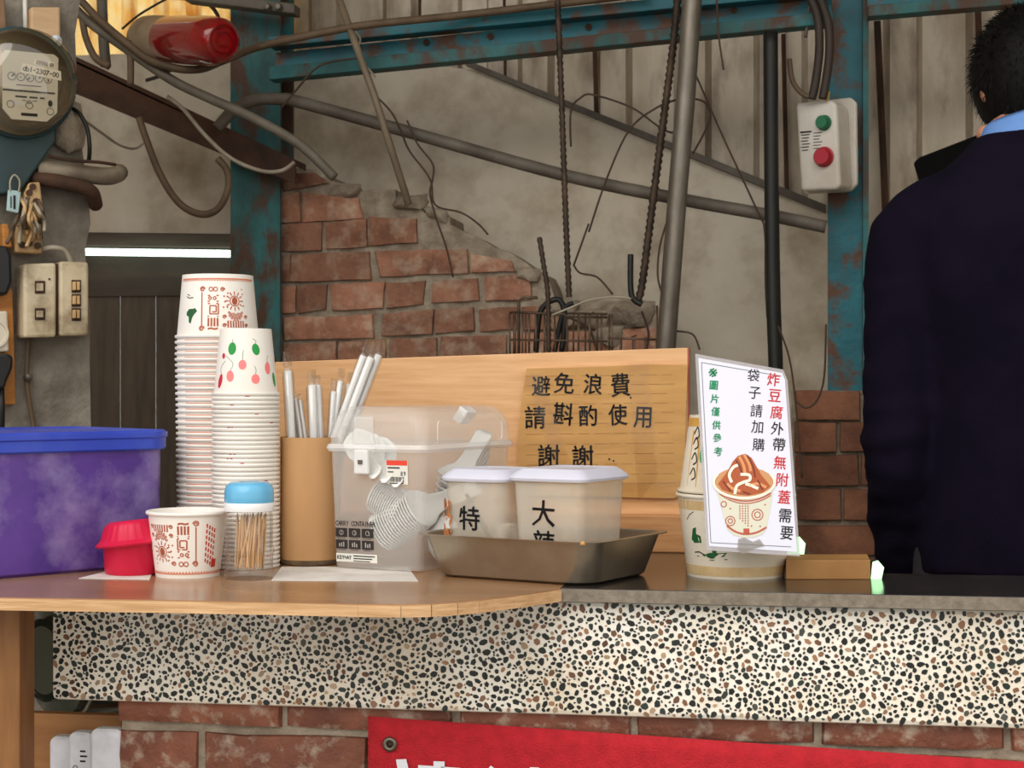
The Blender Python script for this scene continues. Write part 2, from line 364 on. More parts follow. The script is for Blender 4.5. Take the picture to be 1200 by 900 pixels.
rows = [
 [((322, 231), (352, 226), (353, 260), (323, 262)), ((354, 226), (420, 233), (425, 256), (355, 261)), ((330, 205), (368, 202), (385, 214), (334, 225))],
 [((323, 264), (378, 262), (377, 293), (325, 295)), ((382, 262), (430, 256), (431, 290), (383, 292)), ((433, 255), (488, 257), (489, 284), (433, 288))],
 [((327, 300), (341, 299), (341, 330), (328, 331)), ((343, 299), (433, 296), (435, 327), (342, 331)), ((441, 295), (547, 292), (548, 320), (446, 324)), ((553, 298), (600, 306), (604, 318), (553, 319))],
 [((328, 336), (347, 335), (347, 366), (330, 367)), ((349, 335), (384, 334), (383, 364), (349, 367)), ((388, 333), (451, 331), (450, 360), (389, 364)), ((453, 332), (500, 330), (497, 357), (453, 360)), ((508, 330), (560, 326), (561, 352), (507, 354)), ((569, 326), (621, 322), (623, 350), (570, 352))],
 [((333, 372), (437, 369), (438, 396), (334, 398)), ((450, 368), (508, 363), (508, 391), (449, 393)), ((511, 364), (555, 361), (556, 388), (511, 390)), ((562, 363), (606, 360), (607, 386), (563, 388)), ((612, 360), (668, 358), (668, 384), (613, 386))],
 [((333, 403), (395, 401), (396, 428), (334, 429)), ((399, 401), (452, 399), (452, 427), (400, 428)), ((457, 397), (512, 396), (512, 423), (457, 425)), ((517, 395), (594, 393), (594, 420), (517, 422)), ((600, 391), (662, 390), (662, 417), (601, 419)), ((668, 388), (712, 387), (712, 414), (668, 416)), ((718, 386), (770, 384), (770, 411), (718, 413))],
 [((333, 433), (430, 431), (430, 459), (334, 460)), ((436, 431), (535, 429), (535, 456), (436, 458)), ((541, 428), (640, 426), (640, 452), (541, 454)), ((646, 424), (765, 421), (765, 447), (646, 450))]]
sd_ = 0
for r in rows:
    for q in r:
        sd_ += 1; P = [HY(x, y, YW) for x, y in q]
        build(brick_mesh([(p.x, p.z) for p in P], YW-.012-.004*random.random(), .05, sd_*1.37), 'brick', M_brick, wm, world=True, smooth=40)
b = jitter(MB().lathe([(.0, 0), (.05, .004), (.07, .03), (.05, .055), (0, .06)], 10), .03, 20)          # rubble lumps on the broken top
for k, (x, y, s) in enumerate(((480, 236, .7), (514, 250, .5), (405, 222, .7), (690, 372, 1.0), (735, 366, 1.1), (660, 362, .7), (710, 392, .8), (620, 322, .6))):
    q = MB(); q.v = [HY(x, y, YW-.0)+Vector((p.x*s, p.y*s*.6, (p.z-.03)*s*.8)) for p in b.v]; q.f = list(b.f)
    build(jitter(q, .012, 18, k+1), 'rubble', M_mortar, wm, world=True, smooth=60)
# brick stub on the right, behind the stall keeper
YR = 3.72
xa, xb = HY(928, 0, YR).x, HY(1260, 0, YR).x; zt_ = HY(960, 458, YR).z
wr = build(jitter(MB().box(((xa+xb)/2, YR+.1, zt_/2), (xb-xa, .19, zt_)), .0), 'wall_right_stub', M_mortar, kind='structure')
y = 462; k = 0
for (ys, cuts) in ((455, (934, 1012, 1090, 1180, 1255)), (492, (931, 985, 1060, 1150, 1240)), (531, (933, 1010, 1085, 1180, 1255)), (571, (935, 990, 1070, 1150, 1240)), (613, (931, 1030, 1120, 1210, 1255)), (654, (935, 1000, 1080, 1170, 1250)), (694, (932, 1020, 1110, 1200, 1255))):
    for a, c in zip(cuts, cuts[1:]):
        k += 1; P = [HY(x_, y_, YR) for x_, y_ in ((a, ys+3), (c-5, ys+3), (c-5, ys+37), (a, ys+37))]
        build(brick_mesh([(p.x, p.z) for p in P], YR-.012-.008*random.random(), .05, k*2.1+90), 'brick', M_brick_r, wr, world=True, smooth=40)
# ------------------------------------------------------------------ steel frame
YC = 3.80
def px_prism(pts, Y, dep, *a, **k):
    return build(MB().prism([HY(x, y, Y) for x, y in pts], (0, dep, 0)), *a, **k)
t = thing('steel_column', 'teal steel column with peeling rusty paint beside the red lamp', 'column', HY(299, 0, YC).xy.to_3d())
x0, x1 = HY(270, 0, YC).x, HY(328, 0, YC).x
zt2 = 3.07
build(MB().box(((x0+x1)/2, YC+.006, zt2/2), (x1-x0, .012, zt2)), 'flange', M_teal_dk, t, world=True)
build(MB().box(((x0+x1)/2, YC+.055, zt2/2), (.012, .1, zt2)), 'web', M_teal_dk, t, world=True)
build(MB().box(((x0+x1)/2, YC+.11, zt2/2), (x1-x0, .012, zt2)), 'flange', M_teal_dk, t, world=True)
t = thing('steel_column', 'teal steel column holding the white push-button switch box', 'column', HY(994, 0, YC).xy.to_3d())
x0, x1 = HY(970, 0, YC).x, HY(1018, 0, YC).x
build(MB().box(((x0+x1)/2, YC+.006, zt2/2+.32), (x1-x0, .012, zt2-.64)), 'flange', M_teal, t, world=True)
build(MB().box((x1-.008, YC-.012, zt2/2+.32), (.012, .05, zt2-.64)), 'lip', M_teal_dk, t, world=True)
build(MB().box(((x0+x1)/2, YC+.055, zt2/2), (.012, .1, zt2)), 'web', M_teal_dk, t, world=True)
t = thing('steel_beam', 'sloping teal steel roof beam running across the back wall', 'beam', HY(640, 60, 3.74))
YM = 3.74
for nm, pts, dep, m in (('web', ((322, 62), (975, -6), (975, 24), (322, 90)), .012, M_teal), ('lower_flange', ((322, 83), (975, 19), (975, 33), (322, 98)), -.05, M_teal_dk), ('upper_flange', ((322, 48), (975, -16), (975, -2), (322, 60)), -.05, M_teal)):
    build(MB().prism([HY(x, y, YM) for x, y in pts], (0, dep, 0)), nm, m, t, world=True, bevel=.002)
for x, y in ((500, 50), (575, 43), (690, 32), (860, 12)):
    p = HY(x, y, YM); build(MB().lathe([(0, -.004), (.008, -.003), (.008, .004)], 8, Matrix.Translation(p) @ Matrix.Rotation(R_(90), 4, 'X')), 'bolt', M_rust, t, world=True)
t = thing('steel_beam', 'short teal steel beam above the stall keeper, right of the column', 'beam', HY(1120, 10, YM))
for nm, pts, dep, m in (('web', ((1016, -20), (1260, -40), (1260, 4), (1016, 22)), .012, M_teal), ('lower_flange', ((1016, 12), (1260, -8), (1260, 5), (1016, 25)), -.05, M_teal_dk)):
    build(MB().prism([HY(x, y, YM) for x, y in pts], (0, dep, 0)), nm, m, t, world=True, bevel=.002)
t = thing('angle_iron', 'wide rusty angle iron sloping across the pale panel at upper left', 'iron bar', HY(215, 145, 3.7))
for nm, pts, dep in (('face', ((84, 68), (346, 192), (346, 216), (84, 108)), .01), ('ledge', ((84, 64), (346, 187), (346, 195), (84, 73)), .09)):
    build(MB().prism([HY(x, y, 3.72) for x, y in pts], (0, dep, 0)), nm, M_rust, t, world=True, bevel=.002)
t = thing('ceiling_rail', 'grey metal rail with two bolts at the top edge above the teal column', 'rail', HY(280, 5, 3.7))
build(MB().prism([HY(x, y, 3.7) for x, y in ((215, -12), (345, 4), (345, 16), (215, 0))], (0, .05, 0)), 'rail_body', M_conduit, t, world=True, bevel=.003)
for x in (313, 326): build(MB().lathe([(.009, -.012), (.009, 0), (.006, .006), (0, .007)], 8, Matrix.Translation(HY(x, 8, 3.69)) @ Matrix.Rotation(R_(90), 4, 'X')), 'bolt', M_galv, t, world=True)
# ------------------------------------------------------------------ pipes, rods, cables along the back
def tube_px(name, pts, Y, wpx, m, label, cat, sm=True, group=None, dY=None, n=8):
    P = [HY(x, y, (Y if not isinstance(Y, (list, tuple)) else Y[i])) for i, (x, y) in enumerate(pts)]
    if sm and len(P) > 2: P = spline(P)
    yy = Y if not isinstance(Y, (list, tuple)) else Y[0]
    return build(MB().tube(P, wpx/2*yy/FPX, n), name, m, smooth=True, label=label, cat=cat, group=group)
tube_px('conduit_pipe', [(255, 150), (275, 128), (300, 117), (330, 116), (352, 120), (480, 155), (660, 205), (800, 234), (900, 252), (968, 266)], 3.69, 15, M_conduit, 'long dark grey conduit pipe sloping down across the pale panel', 'pipe', n=12)
tube_px('support_pipe', [(812, -12), (803, 120), (793, 240), (781, 402), (773, 520), (740, 1072)], 3.55, 23, M_galv, 'thick galvanised pipe standing right of the wire basket', 'pipe', n=14)
tube_px('drain_pipe', [(903, 38), (904, 200), (906, 340), (909, 430), (910, 520), (922, 1056)], 3.62, 17, M_blackpipe, 'black vertical pipe left of the switch box', 'pipe', n=12)
tube_px('thin_pole', [(394, -10), (438, 110), (479, 240)], 3.6, 9, mat('pole_tan', L8(140, 124, 102), L8(112, 98, 80), 12, .5), 'thin tan pole leaning above the broken brick wall', 'pole', sm=False)
def rebar(name, pts, Y, wpx, label):
    P = spline([HY(x, y, Y) for x, y in pts], 8); r = wpx/2*Y/FPX
    L_ = sum((a-c).length for a, c in zip(P, P[1:])); n_ = int(L_/.007); Q = []; rr = []
    acc = 0; seg = 0; tot = 0
    for k in range(n_+1):
        s_ = L_*k/n_
        while seg < len(P)-2 and tot+(P[seg+1]-P[seg]).length < s_: tot += (P[seg+1]-P[seg]).length; seg += 1
        d_ = (P[seg+1]-P[seg]).length; Q.append(P[seg].lerp(P[seg+1], min(1, (s_-tot)/d_))); rr.append(r*(1.18 if k % 2 else .82))
    return build(MB().tube(Q, rr, 8), name, M_rod, smooth=50, label=label, cat='rebar')
rebar('rebar_rod', [(653, -8), (657, 90), (661, 200), (664, 280), (667, 348)], 3.57, 7, 'straight ribbed rebar rod hanging left of centre into the wire basket')
rebar('rebar_rod', [(795, -10), (788, 60), (775, 160), (762, 260), (753, 330), (748, 352)], 3.6, 9, 'slanting ribbed rebar rod beside the galvanised pipe')
rebar('rebar_rod', [(632, 278), (637, 310), (642, 345), (643, 412)], 3.55, 6, 'short bent rebar rod rising from the left of the wire basket')
tube_px('hooked_bar', [(739, 298), (739, 335), (742, 350), (752, 357)], 3.58, 7, M_blackpipe, 'short black hooked bar above the wire basket', 'iron bar')
wires = [
 ([(669, 172), (669, 130), (680, 115), (695, 111), (740, 126), (770, 147), (785, 155), (792, 154)], 'looping rusty wire beside the straight rebar rod'),
 ([(690, 272), (710, 212), (737, 153), (770, 126), (800, 116), (826, 120), (831, 142), (812, 180)], 'wide rusty wire loop crossing behind the galvanised pipe'),
 ([(794, 40), (815, 87), (848, 162), (887, 246), (896, 270), (897, 330), (899, 372)], 'thin dark wire slanting right from the galvanised pipe'),
 ([(415, 35), (422, 45), (420, 58), (423, 70), (440, 90)], 'short pale wire curl tied at the teal beam'),
 ([(440, 112), (459, 132), (471, 156), (480, 177), (504, 210), (510, 240), (540, 249), (560, 262), (572, 275)], 'long brown wire dangling over the brick wall top'),
 ([(477, 141), (489, 168), (507, 192), (507, 210), (504, 228), (512, 258), (523, 290), (531, 325)], 'thin brown wire hanging down the brick face'),
 ([(330, 126), (345, 108), (369, 81), (390, 72), (420, 68)], 'twisted tie wire around the conduit pipe end'),
 ([(672, 310), (680, 320), (700, 325), (718, 345)], 'short wire from the straight rebar to the basket'),
 ([(690, 262), (672, 312)], 'brown wire touching the straight rebar rod'),
 ([(783, 255), (773, 290), (771, 325), (778, 350)], 'thin wire along the left of the galvanised pipe'),
 ([(840, 0), (842, 40), (848, 82)], 'short thin wire hanging from the teal beam'),
 ([(793, 388), (812, 392), (820, 410)], 'short dark wire right of the galvanised pipe foot'),
 ([(912, 382), (925, 420), (932, 470), (940, 560)], 'dark wire running down beside the laminated sign'),
 ([(968, 380), (966, 440), (958, 468), (945, 478), (932, 470)], 'dark wire loop on the brick stub'),
 ([(640, 372), (665, 362), (690, 352), (718, 348), (740, 350)], 'pale twig-like wire lying across the basket')]
for i, (pts, lab) in enumerate(wires): tube_px('wire', pts, 3.66 if i < 9 else 3.56, 2.6, M_wire if 'pale' not in lab else M_wire_w, lab, 'wire', n=6)
tube_px('cable', [(70, -12), (100, 22), (145, 55), (200, 93), (245, 115), (290, 135), (340, 162), (366, 182), (392, 208)], 3.5, 12, M_cable, 'thick grey cable running diagonally at upper left', 'cable')
tube_px('cable', [(85, -10), (115, 22), (150, 52), (175, 70), (205, 80), (235, 81), (262, 71), (300, 56), (345, 45), (400, 34), (440, 28), (540, 18), (650, 5), (760, -8)], [3.48]*7+[3.6]*4+[3.66]*3, 10, M_cable_br, 'brown cable sagging under the red lamp and along the teal beam', 'cable')
tube_px('cable', [(163, 138), (172, 165), (188, 205), (210, 238), (235, 251), (255, 245), (267, 222), (266, 200), (255, 186)], 3.62, 9, M_cable_br, 'brown cable hanging in a loop on the pale panel', 'cable')
tube_px('cable', [(96, 20), (101, 45), (112, 68), (128, 78)], 3.5, 9, M_cable_br, 'short brown cable branching off before the amber sheet', 'cable')
tube_px('cable', [(150, 48), (153, 70), (153, 100)], 3.5, 9, M_cable_br, 'short brown cable stub dropping left of the red lamp', 'cable')
tube_px('cable', [(76, 122), (95, 138), (118, 155), (140, 170), (158, 174), (170, 166)], [2.9, 3.1, 3.3, 3.5, 3.6, 3.62], 4, M_wire_w, 'thin pale wire running from the electric meter to the right', 'cable')
tube_px('cable', [(196, 113), (215, 128), (240, 158), (270, 185), (305, 200), (330, 200), (345, 190)], 3.6, 5, M_wire_w, 'thin pale cable drooping over the rusty angle iron', 'cable')
tube_px('cable', [(143, 34), (165, 16), (200, -4)], 3.9, 3, M_black, 'thin black wire crossing the amber sheet', 'cable')
tube_px('vertical_pipe', [(119, -10), (121, 40), (124, 78)], 3.75, 14, M_conduit, 'short grey pipe standing before the amber sheet', 'pipe')
tube_px('rail_rod', [(190, -3), (215, -2), (240, 2), (255, 18), (256, 40)], 3.98, 5, M_rust, 'thin rusty rod at the edge of the amber sheet', 'rod')
for i, (pts, lab) in enumerate((([(946, -10), (958, 20), (960, 60), (955, 100), (951, 116)], 'left of two dark cables feeding the switch box'), ([(958, -10), (970, 25), (972, 60), (968, 95), (964, 116)], 'right of two dark cables feeding the switch box'))):
    tube_px('cable', pts, 3.66, 10, mat('dark_cable', L8(66, 54, 44), L8(50, 42, 36), 10, .6), lab, 'cable')
tube_px('cable', [(925, 69), (928, 92), (936, 106), (946, 113), (953, 112)], 3.66, 6, M_cable_br, 'frayed cable end curling left of the switch box', 'cable')
tube_px('hanging_pipe', [(952, -14), (947, 20), (944, 44)], 3.7, 4, M_conduit, 'thin rod stub beside the switch box cables', 'rod')
# wire basket
YK = 3.60
t = thing('wire_basket', 'rusty wire basket hanging against the broken brick wall', 'basket', HY(684, 420, YK))
def bw(pts, w_=3, Y=YK): build(MB().tube([HY(x, y, Y) for x, y in pts], w_/2*Y/FPX, 6), 'basket_wire', M_wire_b, t, world=True, smooth=True)
M_wire_b = mat('basket_wire_metal', L8(120, 98, 80), L8(76, 60, 48), 25, .5, .5)
bw([(597, 366), (662, 368), (663, 371), (712, 372)], 3); bw([(712, 396), (770, 398)]); bw([(597, 398), (712, 400)]); bw([(597, 425), (770, 427)])
bw(spline([HY(608, 425, YK) for _ in range(1)]+[HY(608, 425, YK)]) and [(608, 425), (608, 352), (614, 348), (630, 349)], 4)
for x in (597, 604, 612, 620, 628, 638, 650, 664, 678, 691, 705, 717, 727, 743, 757, 770): bw([(x, 368 if x < 720 else (395 if x < 765 else 358)), (x+random.uniform(-1, 1), 427)], 2.6)
for x in (597, 640, 690, 740, 770): bw([(x, 368 if x < 720 else 395), (x+6, 366 if x < 720 else 393)], 2.2, YK+.08)
bw([(600, 366), (712, 368)], 3, YK+.12); bw([(600, 425), (770, 425)], 3, YK+.12)
for x in range(602, 770, 14): bw([(x, 368 if x < 720 else 395), (x, 425)], 2.2, YK+.12)
for k, (pts, lab) in enumerate((([(628, 412), (632, 370), (642, 355), (656, 352), (662, 372), (658, 412)], 'dark cable coil standing in the left of the basket'), ([(650, 412), (660, 365), (672, 355)], 'dark bent bar in the basket'), ([(700, 412), (690, 385), (672, 374), (660, 372)], 'thin bent wire inside the basket'), ([(752, 365), (760, 390), (757, 412)], 'thin bent wire at the right end of the basket'))):
    tube_px('scrap_wire', pts, YK+.06, (7, 6, 3, 3)[k], M_blackpipe if k < 2 else M_wire, lab, 'scrap wire')
# ------------------------------------------------------------------ concrete pillar with the electrics, left edge
AN = R_(38); NP = Vector((math.sin(AN), -math.cos(AN), 0)); EP = Vector((math.cos(AN), math.sin(AN), 0))
PP = HD(104, 400, 3.10)
def PL(px, py, off=0): return HP(px, py, PP+NP*off, NP)
zT = 2.6
edge = [(97, -20), (88, 40), (90, 90), (84, 110), (92, 130), (94, 150), (96, 172), (104, 230), (106, 262), (100, 290), (101, 330), (106, 365), (105, 420), (107, 520)]
E_ = [PL(x, y) for x, y in edge]; xl_ = PL(-120, 300)
bm_ = MB(); n = len(E_)
left = [Vector((xl_.x, xl_.y, p.z)) for p in E_]
E_ += [Vector((E_[-1].x, E_[-1].y, 0))]; left += [Vector((left[-1].x, left[-1].y, 0))]; n += 1
for i in range(n-1):
    bm_.add([left[i], left[i].lerp(E_[i], .5)+NP*.006*noise.noise(E_[i]*9), E_[i], left[i+1], left[i+1].lerp(E_[i+1], .5)+NP*.006*noise.noise(E_[i+1]*9), E_[i+1]], [(0, 3, 4, 1), (1, 4, 5, 2)])
    bm_.add([E_[i], E_[i+1], E_[i+1]-NP*.3, E_[i]-NP*.3], [(0, 1, 2, 3)]); bm_.add([left[i], left[i+1], left[i+1]-NP*.3, left[i]-NP*.3], [(0, 3, 2, 1)])
    bm_.add([left[i]-NP*.3, E_[i]-NP*.3, E_[i+1]-NP*.3, left[i+1]-NP*.3], [(0, 1, 2, 3)])
bm_.add([left[0], E_[0], E_[0]-NP*.3, left[0]-NP*.3], [(0, 1, 2, 3)])
build(bm_, 'concrete_pillar', M_concrete, label='rough grey concrete pillar carrying the electric meter and switches', cat='pillar', smooth=40)
def on(pts, off, dep, name, m, parent=None, **k):
    mb = MB().prism([PL(x, y, off) for x, y in pts], -NP*dep); return build(mb, name, m, parent, world=parent is not None, **k)
MP = Matrix((EP.to_4d(), UP.to_4d(), NP.to_4d(), (0, 0, 0, 1))).transposed()       # local x along the face, y up, z out of the face
MP.col[3] = (0, 0, 0, 1)
for c in range(3): MP[3][c] = 0
def face_lathe(prof, px, py, off, n=32): return MB().lathe(prof, n, Matrix.Translation(PL(px, py, off)) @ MP)
sc = 3.05/FPX
M_metergreen = mat('meter_green_paint', L8(52, 76, 78), L8(42, 64, 66), 6, .55, dirt=L8(40, 50, 50), dscale=8, damt=.5)
M_dial = mat('meter_dial_paper', L8(206, 206, 196), rough=.5)
M_ink = mat('black_ink', L8(22, 20, 20), rough=.6)
t = thing('electric_meter', 'round glass electric meter on a dark green plate at top left', 'electric meter', PL(30, 215, .0))
pl_ = [(-90, 38), (-20, 36), (52, 40), (58, 52), (66, 95), (66, 165), (24, 225), (-90, 238)]
on(pl_, .05, .05, 'back_plate', M_metergreen, t, bevel=.004)
q = PL(22, 98, .05)
build(face_lathe([(.098, 0), (.098, .012), (.090, .02)], 22, 98, .05), 'base_ring', M_metergreen, t, world=True, smooth=40)
M_domeglass = mat('meter_glass', (.88, .82, .72), rough=.03, glass=.10)
dg_ = build(face_lathe([(.088, 0), (.088, .05), (.083, .075), (.068, .092), (.04, .102), (0, .105)], 22, 98, .06), 'glass_dome', M_domeglass, t, world=True, smooth=True)
build(face_lathe([(.090, 0), (.092, .006), (.090, .012)], 22, 98, .062), 'rim_band', mat('meter_rim', L8(150, 140, 120), rough=.3, metal=.8), t, world=True, smooth=True)
build(face_lathe([(.084, 0), (.084, .002)], 22, 98, .07), 'inner_case', mat('meter_inner', L8(70, 60, 50), rough=.4), t, world=True)
def pf(off):
    c_ = PL(22, 98, off)
    return lambda a, b_: c_ + EP*a + UP*b_
dial = MB().prism([pf(.10)(a+.018, b_) for a, b_ in ((-.045, -.045), (-.03, -.062), (.03, -.062), (.048, -.045), (.05, .05), (.042, .056), (-.04, .056), (-.046, .05))], -NP*.004)
do = build(dial, 'dial_plate', M_dial, t, world=True)
p = Print()
for k in range(5): p.ring(-.030+.0155*k, .012, .0068, .0011, 12); p.stroke([(-.030+.0155*k, .012), (-.030+.0155*k+.005*math.cos(k*1.9), .012+.006*math.sin(k*2.3+1))], .002)
p.stroke([(-.045, -.012), (.044, -.012)], .003); p.stroke([(-.022, -.002), (.02, -.002)], .0016)
p.stroke([(-.024, -.022), (-.004, -.022)], .003); p.stroke([(0, -.022), (.014, -.022)], .003); p.stroke([(.018, -.022), (.026, -.022)], .003)
for q_ in ((-.032, -.036), (0, -.036), (.036, -.044)): p.ring(q_[0], q_[1], .006, .001, 12)
p.stroke([(-.014, -.052), (.014, -.052)], .005); p.disc(.036, -.03, .004, .006)
p.ring(0, -.03, .003, .0008, 10); p.stroke([(-.012, -.028), (-.005, -.028)], .0012); p.stroke([(.005, -.028), (.013, -.028)], .0012)
put(p, (lambda a, b_: pf(.1006)(a+.018, b_)), 'dial_print', M_ink, t)
def tp(off):
    c_ = PL(48, 84, off); a_ = R_(-7); return lambda a, b_: c_ + EP*(a*math.cos(a_)-b_*math.sin(a_)) + UP*(a*math.sin(a_)+b_*math.cos(a_))
so_ = build(MB().prism([tp(.155)(a, b_) for a, b_ in ((-.034, -.008), (.036, -.008), (.033, .008), (-.032, .008))], -NP*.001), 'number_sticker', mat('white_sticker', L8(228, 226, 216), rough=.5), t, world=True)
p = Print()
for k, ch in enumerate('db1-2307-00'): p.glyph(ch, -.028+.0056*k, 0, .009 if ch != '-' else .004, off=.01)
put(p, tp(.1556), 'sticker_print', M_ink, t)
build(MB().prism([tp(.153)(a, b_) for a, b_ in ((-.014, .010), (.022, .010), (.022, .020), (-.012, .020))], -NP*.001), 'barcode_sticker', MC['white_sticker'], t, world=True)
p = Print()
for k in range(5): p.stroke([(-.010, .0118+.0016*k), (.010, .0118+.0016*k)], .0006)
for k in range(4): p.stroke([(.014+.0018*k, .0115), (.014+.0018*k, .0185)], .0009)
put(p, tp(.1536), 'barcode_print', M_ink, t)
build(face_lathe([(.010, 0), (.010, .02), (0, .022)], 63, 50, .04), 'clamp_screw', mat('bright_screw', L8(190, 195, 200), rough=.25, metal=.9), t, world=True, smooth=40)
t = thing('seal_tag', 'pale blue plastic seal tag hanging from the electric meter', 'tag', PL(16, 249, .055))
on([(10, 222), (25, 224), (22, 250), (8, 247)], .062, .008, 'tag_body', mat('seal_blue', L8(170, 196, 196), rough=.5), t, bevel=.002)
build(MB().tube(spline([PL(x, y, .062) for x, y in ((12, 224), (12, 212), (17, 205), (23, 212), (22, 225))]), .0016, 6), 'seal_wire', M_wire_w, t, world=True, smooth=True)
p = Print(); p.stroke([(0, -.012), (0, .012)], .004); p.stroke([(-.006, -.010), (-.006, .010)], .002)
c_ = PL(17, 237, .0632); put(p, lambda a, b_: c_+EP*a+UP*b_, 'tag_print', M_ink, t)
t = thing('wooden_block', 'pale square wooden block above the electric meter', 'wood block', PL(55, 60, 0))
on([(36, 8), (71, 8), (71, 70), (36, 70)], .03, .03, 'front_face', mat('pale_timber', L8(214, 180, 140), L8(196, 160, 120), 8, .6, stretch=(1, 1, 6)), t, bevel=.004)
tube_px('conduit_rod', [(29, -12), (30, 44)], 2.86, 6, mat('white_conduit', L8(220, 216, 205), rough=.4), 'white vertical conduit above the electric meter', 'conduit', sm=False)
tube_px('conduit_rod', [(22, -12), (23, 44)], 2.88, 6, M_blackpipe, 'dark vertical conduit beside the white one', 'conduit', sm=False)
on([(-40, -10), (6, -6), (8, 36), (-40, 40)], .03, .02, 'timber_scrap', mat('old_timber', L8(150, 118, 88), L8(120, 92, 66), 8, .7, stretch=(1, 1, 6)), label='weathered timber scrap at the top left corner', cat='wood block', bevel=.003)
# conduits turning off the pillar
def tube_pl(name, pts, offs, wpx, m, label, cat, n=12):
    P = spline([PL(x, y, o) for (x, y), o in zip(pts, offs)]); return build(MB().tube(P, wpx/2*sc, n), name, m, smooth=True, label=label, cat=cat)
M_condu2 = mat('dirty_white_conduit', L8(158, 146, 126), L8(120, 108, 90), 12, .6, dirt=L8(80, 66, 52), dscale=14, damt=.7)
tube_pl('conduit_elbow', [(45, 197), (80, 201), (115, 206), (132, 206), (140, 202)], [.03, .04, .04, .02, -.04], 21, M_condu2, 'thick dirty conduit elbow right of the meter, upper of two', 'conduit')
tube_pl('conduit_elbow', [(40, 208), (70, 213), (95, 219), (108, 226), (112, 240)], [.03, .05, .05, .04, 0], 17, M_rust, 'rusty brown conduit elbow under the dirty white one', 'conduit')
tube_pl('cable', [(78, 124), (92, 132), (102, 150), (105, 172), (104, 190)], [.02, .05, .06, .06, .045], 5, M_black, 'short black cable arching beside the electric meter', 'cable', 8)
tube_pl('cable', [(55, 183), (85, 188), (115, 190), (135, 193)], [.06, .065, .06, .03], 4, M_rust, 'thin rusty strip lying on the upper conduit elbow', 'cable', 8)
build(jitter(MB().lathe([(.0, 0), (.025, .01), (.03, .05), (.022, .09), (0, .1)], 12, Matrix.Translation(PL(80, 178, .01))), .012, 30), 'mortar_lump', M_mortar, smooth=True, label='lump of mortar on the pillar right of the meter', cat='mortar lump')
# yellowed terminal block with wires
M_cream = mat('yellowed_plastic', L8(214, 180, 128), L8(188, 150, 100), 12, .5, dirt=L8(110, 78, 50), dscale=20, damt=.7)
t = thing('terminal_block', 'yellowed terminal block full of loose wires under the meter', 'terminal block', PL(33, 298, 0))
on([(34, 214), (47, 213), (50, 240), (50, 256), (46, 256), (34, 244), (28, 228)], .05, .04, 'upper_cover', M_cream, t, bevel=.004)
on([(20, 264), (49, 262), (50, 297), (18, 296)], .045, .04, 'lower_cover', M_cream, t, bevel=.004)
on([(26, 226), (48, 230), (50, 280), (24, 280)], .02, .02, 'base', M_rust, t)
for x, y in ((38, 219), (34, 226), (42, 236), (26, 287), (34, 285), (44, 288)): build(face_lathe([(.006, 0), (.006, .004), (0, .004)], x, y, .05, 8), 'terminal_screw', M_rust, t, world=True)
random.seed(11)
for k in range(13):
    x, y = random.uniform(20, 46), random.uniform(230, 250); P = [PL(x, y, .05)]
    for j in range(3): x += random.uniform(-9, 10); y += random.uniform(8, 18); P.append(PL(max(8, min(52, x)), min(302, y), random.uniform(.05, .08)))
    build(MB().tube(spline(P, 4), .0034, 6), 'loose_wire', (M_cream, M_wire_w, M_cable_br)[k % 3], t, world=True, smooth=True)
on([(2, 262), (10, 262), (15, 290), (4, 290)], .04, .03, 'wooden_peg', mat('orange_timber', L8(196, 132, 62), L8(170, 108, 46), 8, .6, stretch=(1, 1, 6)), label='small orange wooden peg left of the terminal block', cat='wood block', bevel=.003)
# switch box
M_box = mat('aged_beige_plastic', L8(216, 202, 172), L8(190, 172, 138), 9, .5, dirt=L8(104, 82, 58), dscale=16, damt=.85, bump=.15, bscale=60)
t = thing('switch_box', 'grimy beige switch box with toggles mounted on the pillar', 'switch box', PL(60, 397, 0))
on([(28, 309), (66, 308), (66, 395), (28, 396)], .062, .062, 'switch_body', M_box, t, bevel=.005)
on([(70, 306), (104, 307), (104, 393), (70, 394)], .062, .062, 'breaker_body', M_box, t, bevel=.005)
on([(24, 311), (104, 311), (104, 392), (24, 392)], .03, .03, 'back_box', M_cream, t, bevel=.003)
on([(62, 309), (72, 309), (72, 393), (62, 393)], .05, .02, 'divider', M_rust, t)
for (y0, y1) in ((329, 344), (361, 375)):
    o = on([(41, y0), (53, y0), (53, y1), (41, y1)], .0635, .004, 'switch_recess', M_rust, t)
    on([(43, y0+3), (51, y0+3), (51, y1-3), (43, y1-3)], .067, .005, 'toggle', M_box, o, bevel=.001)
for k in range(3):
    y0 = 328+16.5*k; o = on([(84, y0), (95, y0), (95, y0+15), (84, y0+15)], .0635, .004, 'breaker_recess', M_rust, t)
    for x in (86, 90.5): on([(x, y0+2), (x+3.4, y0+2), (x+3.4, y0+12), (x, y0+12)], .072, .010, 'toggle', M_cream, o, bevel=.001)
on([(57, 326), (59, 326), (59, 328), (57, 328)], .064, .002, 'pilot_hole', M_black, t)
tube_pl('cable', [(48, 292), (62, 290), (75, 293), (82, 304), (82, 312)], [.03, .05, .05, .045, .04], 6, M_wire_w, 'short white cable arching into the switch box top', 'cable', 8)
tube_pl('cable', [(33, 396), (32, 420), (31, 445), (34, 470), (40, 505), (42, 540)], [.02, .012, .012, .012, .012, .012], 6, M_cable_br, 'thin brown cable running down the pillar under the switch box', 'cable', 8)
build(face_lathe([(.008, 0), (.008, .008), (.004, .012), (0, .012)], 32, 442, .012, 10), 'cable_clip', M_galv, label='small metal clip on the cable below the switch box', cat='clip', smooth=True)
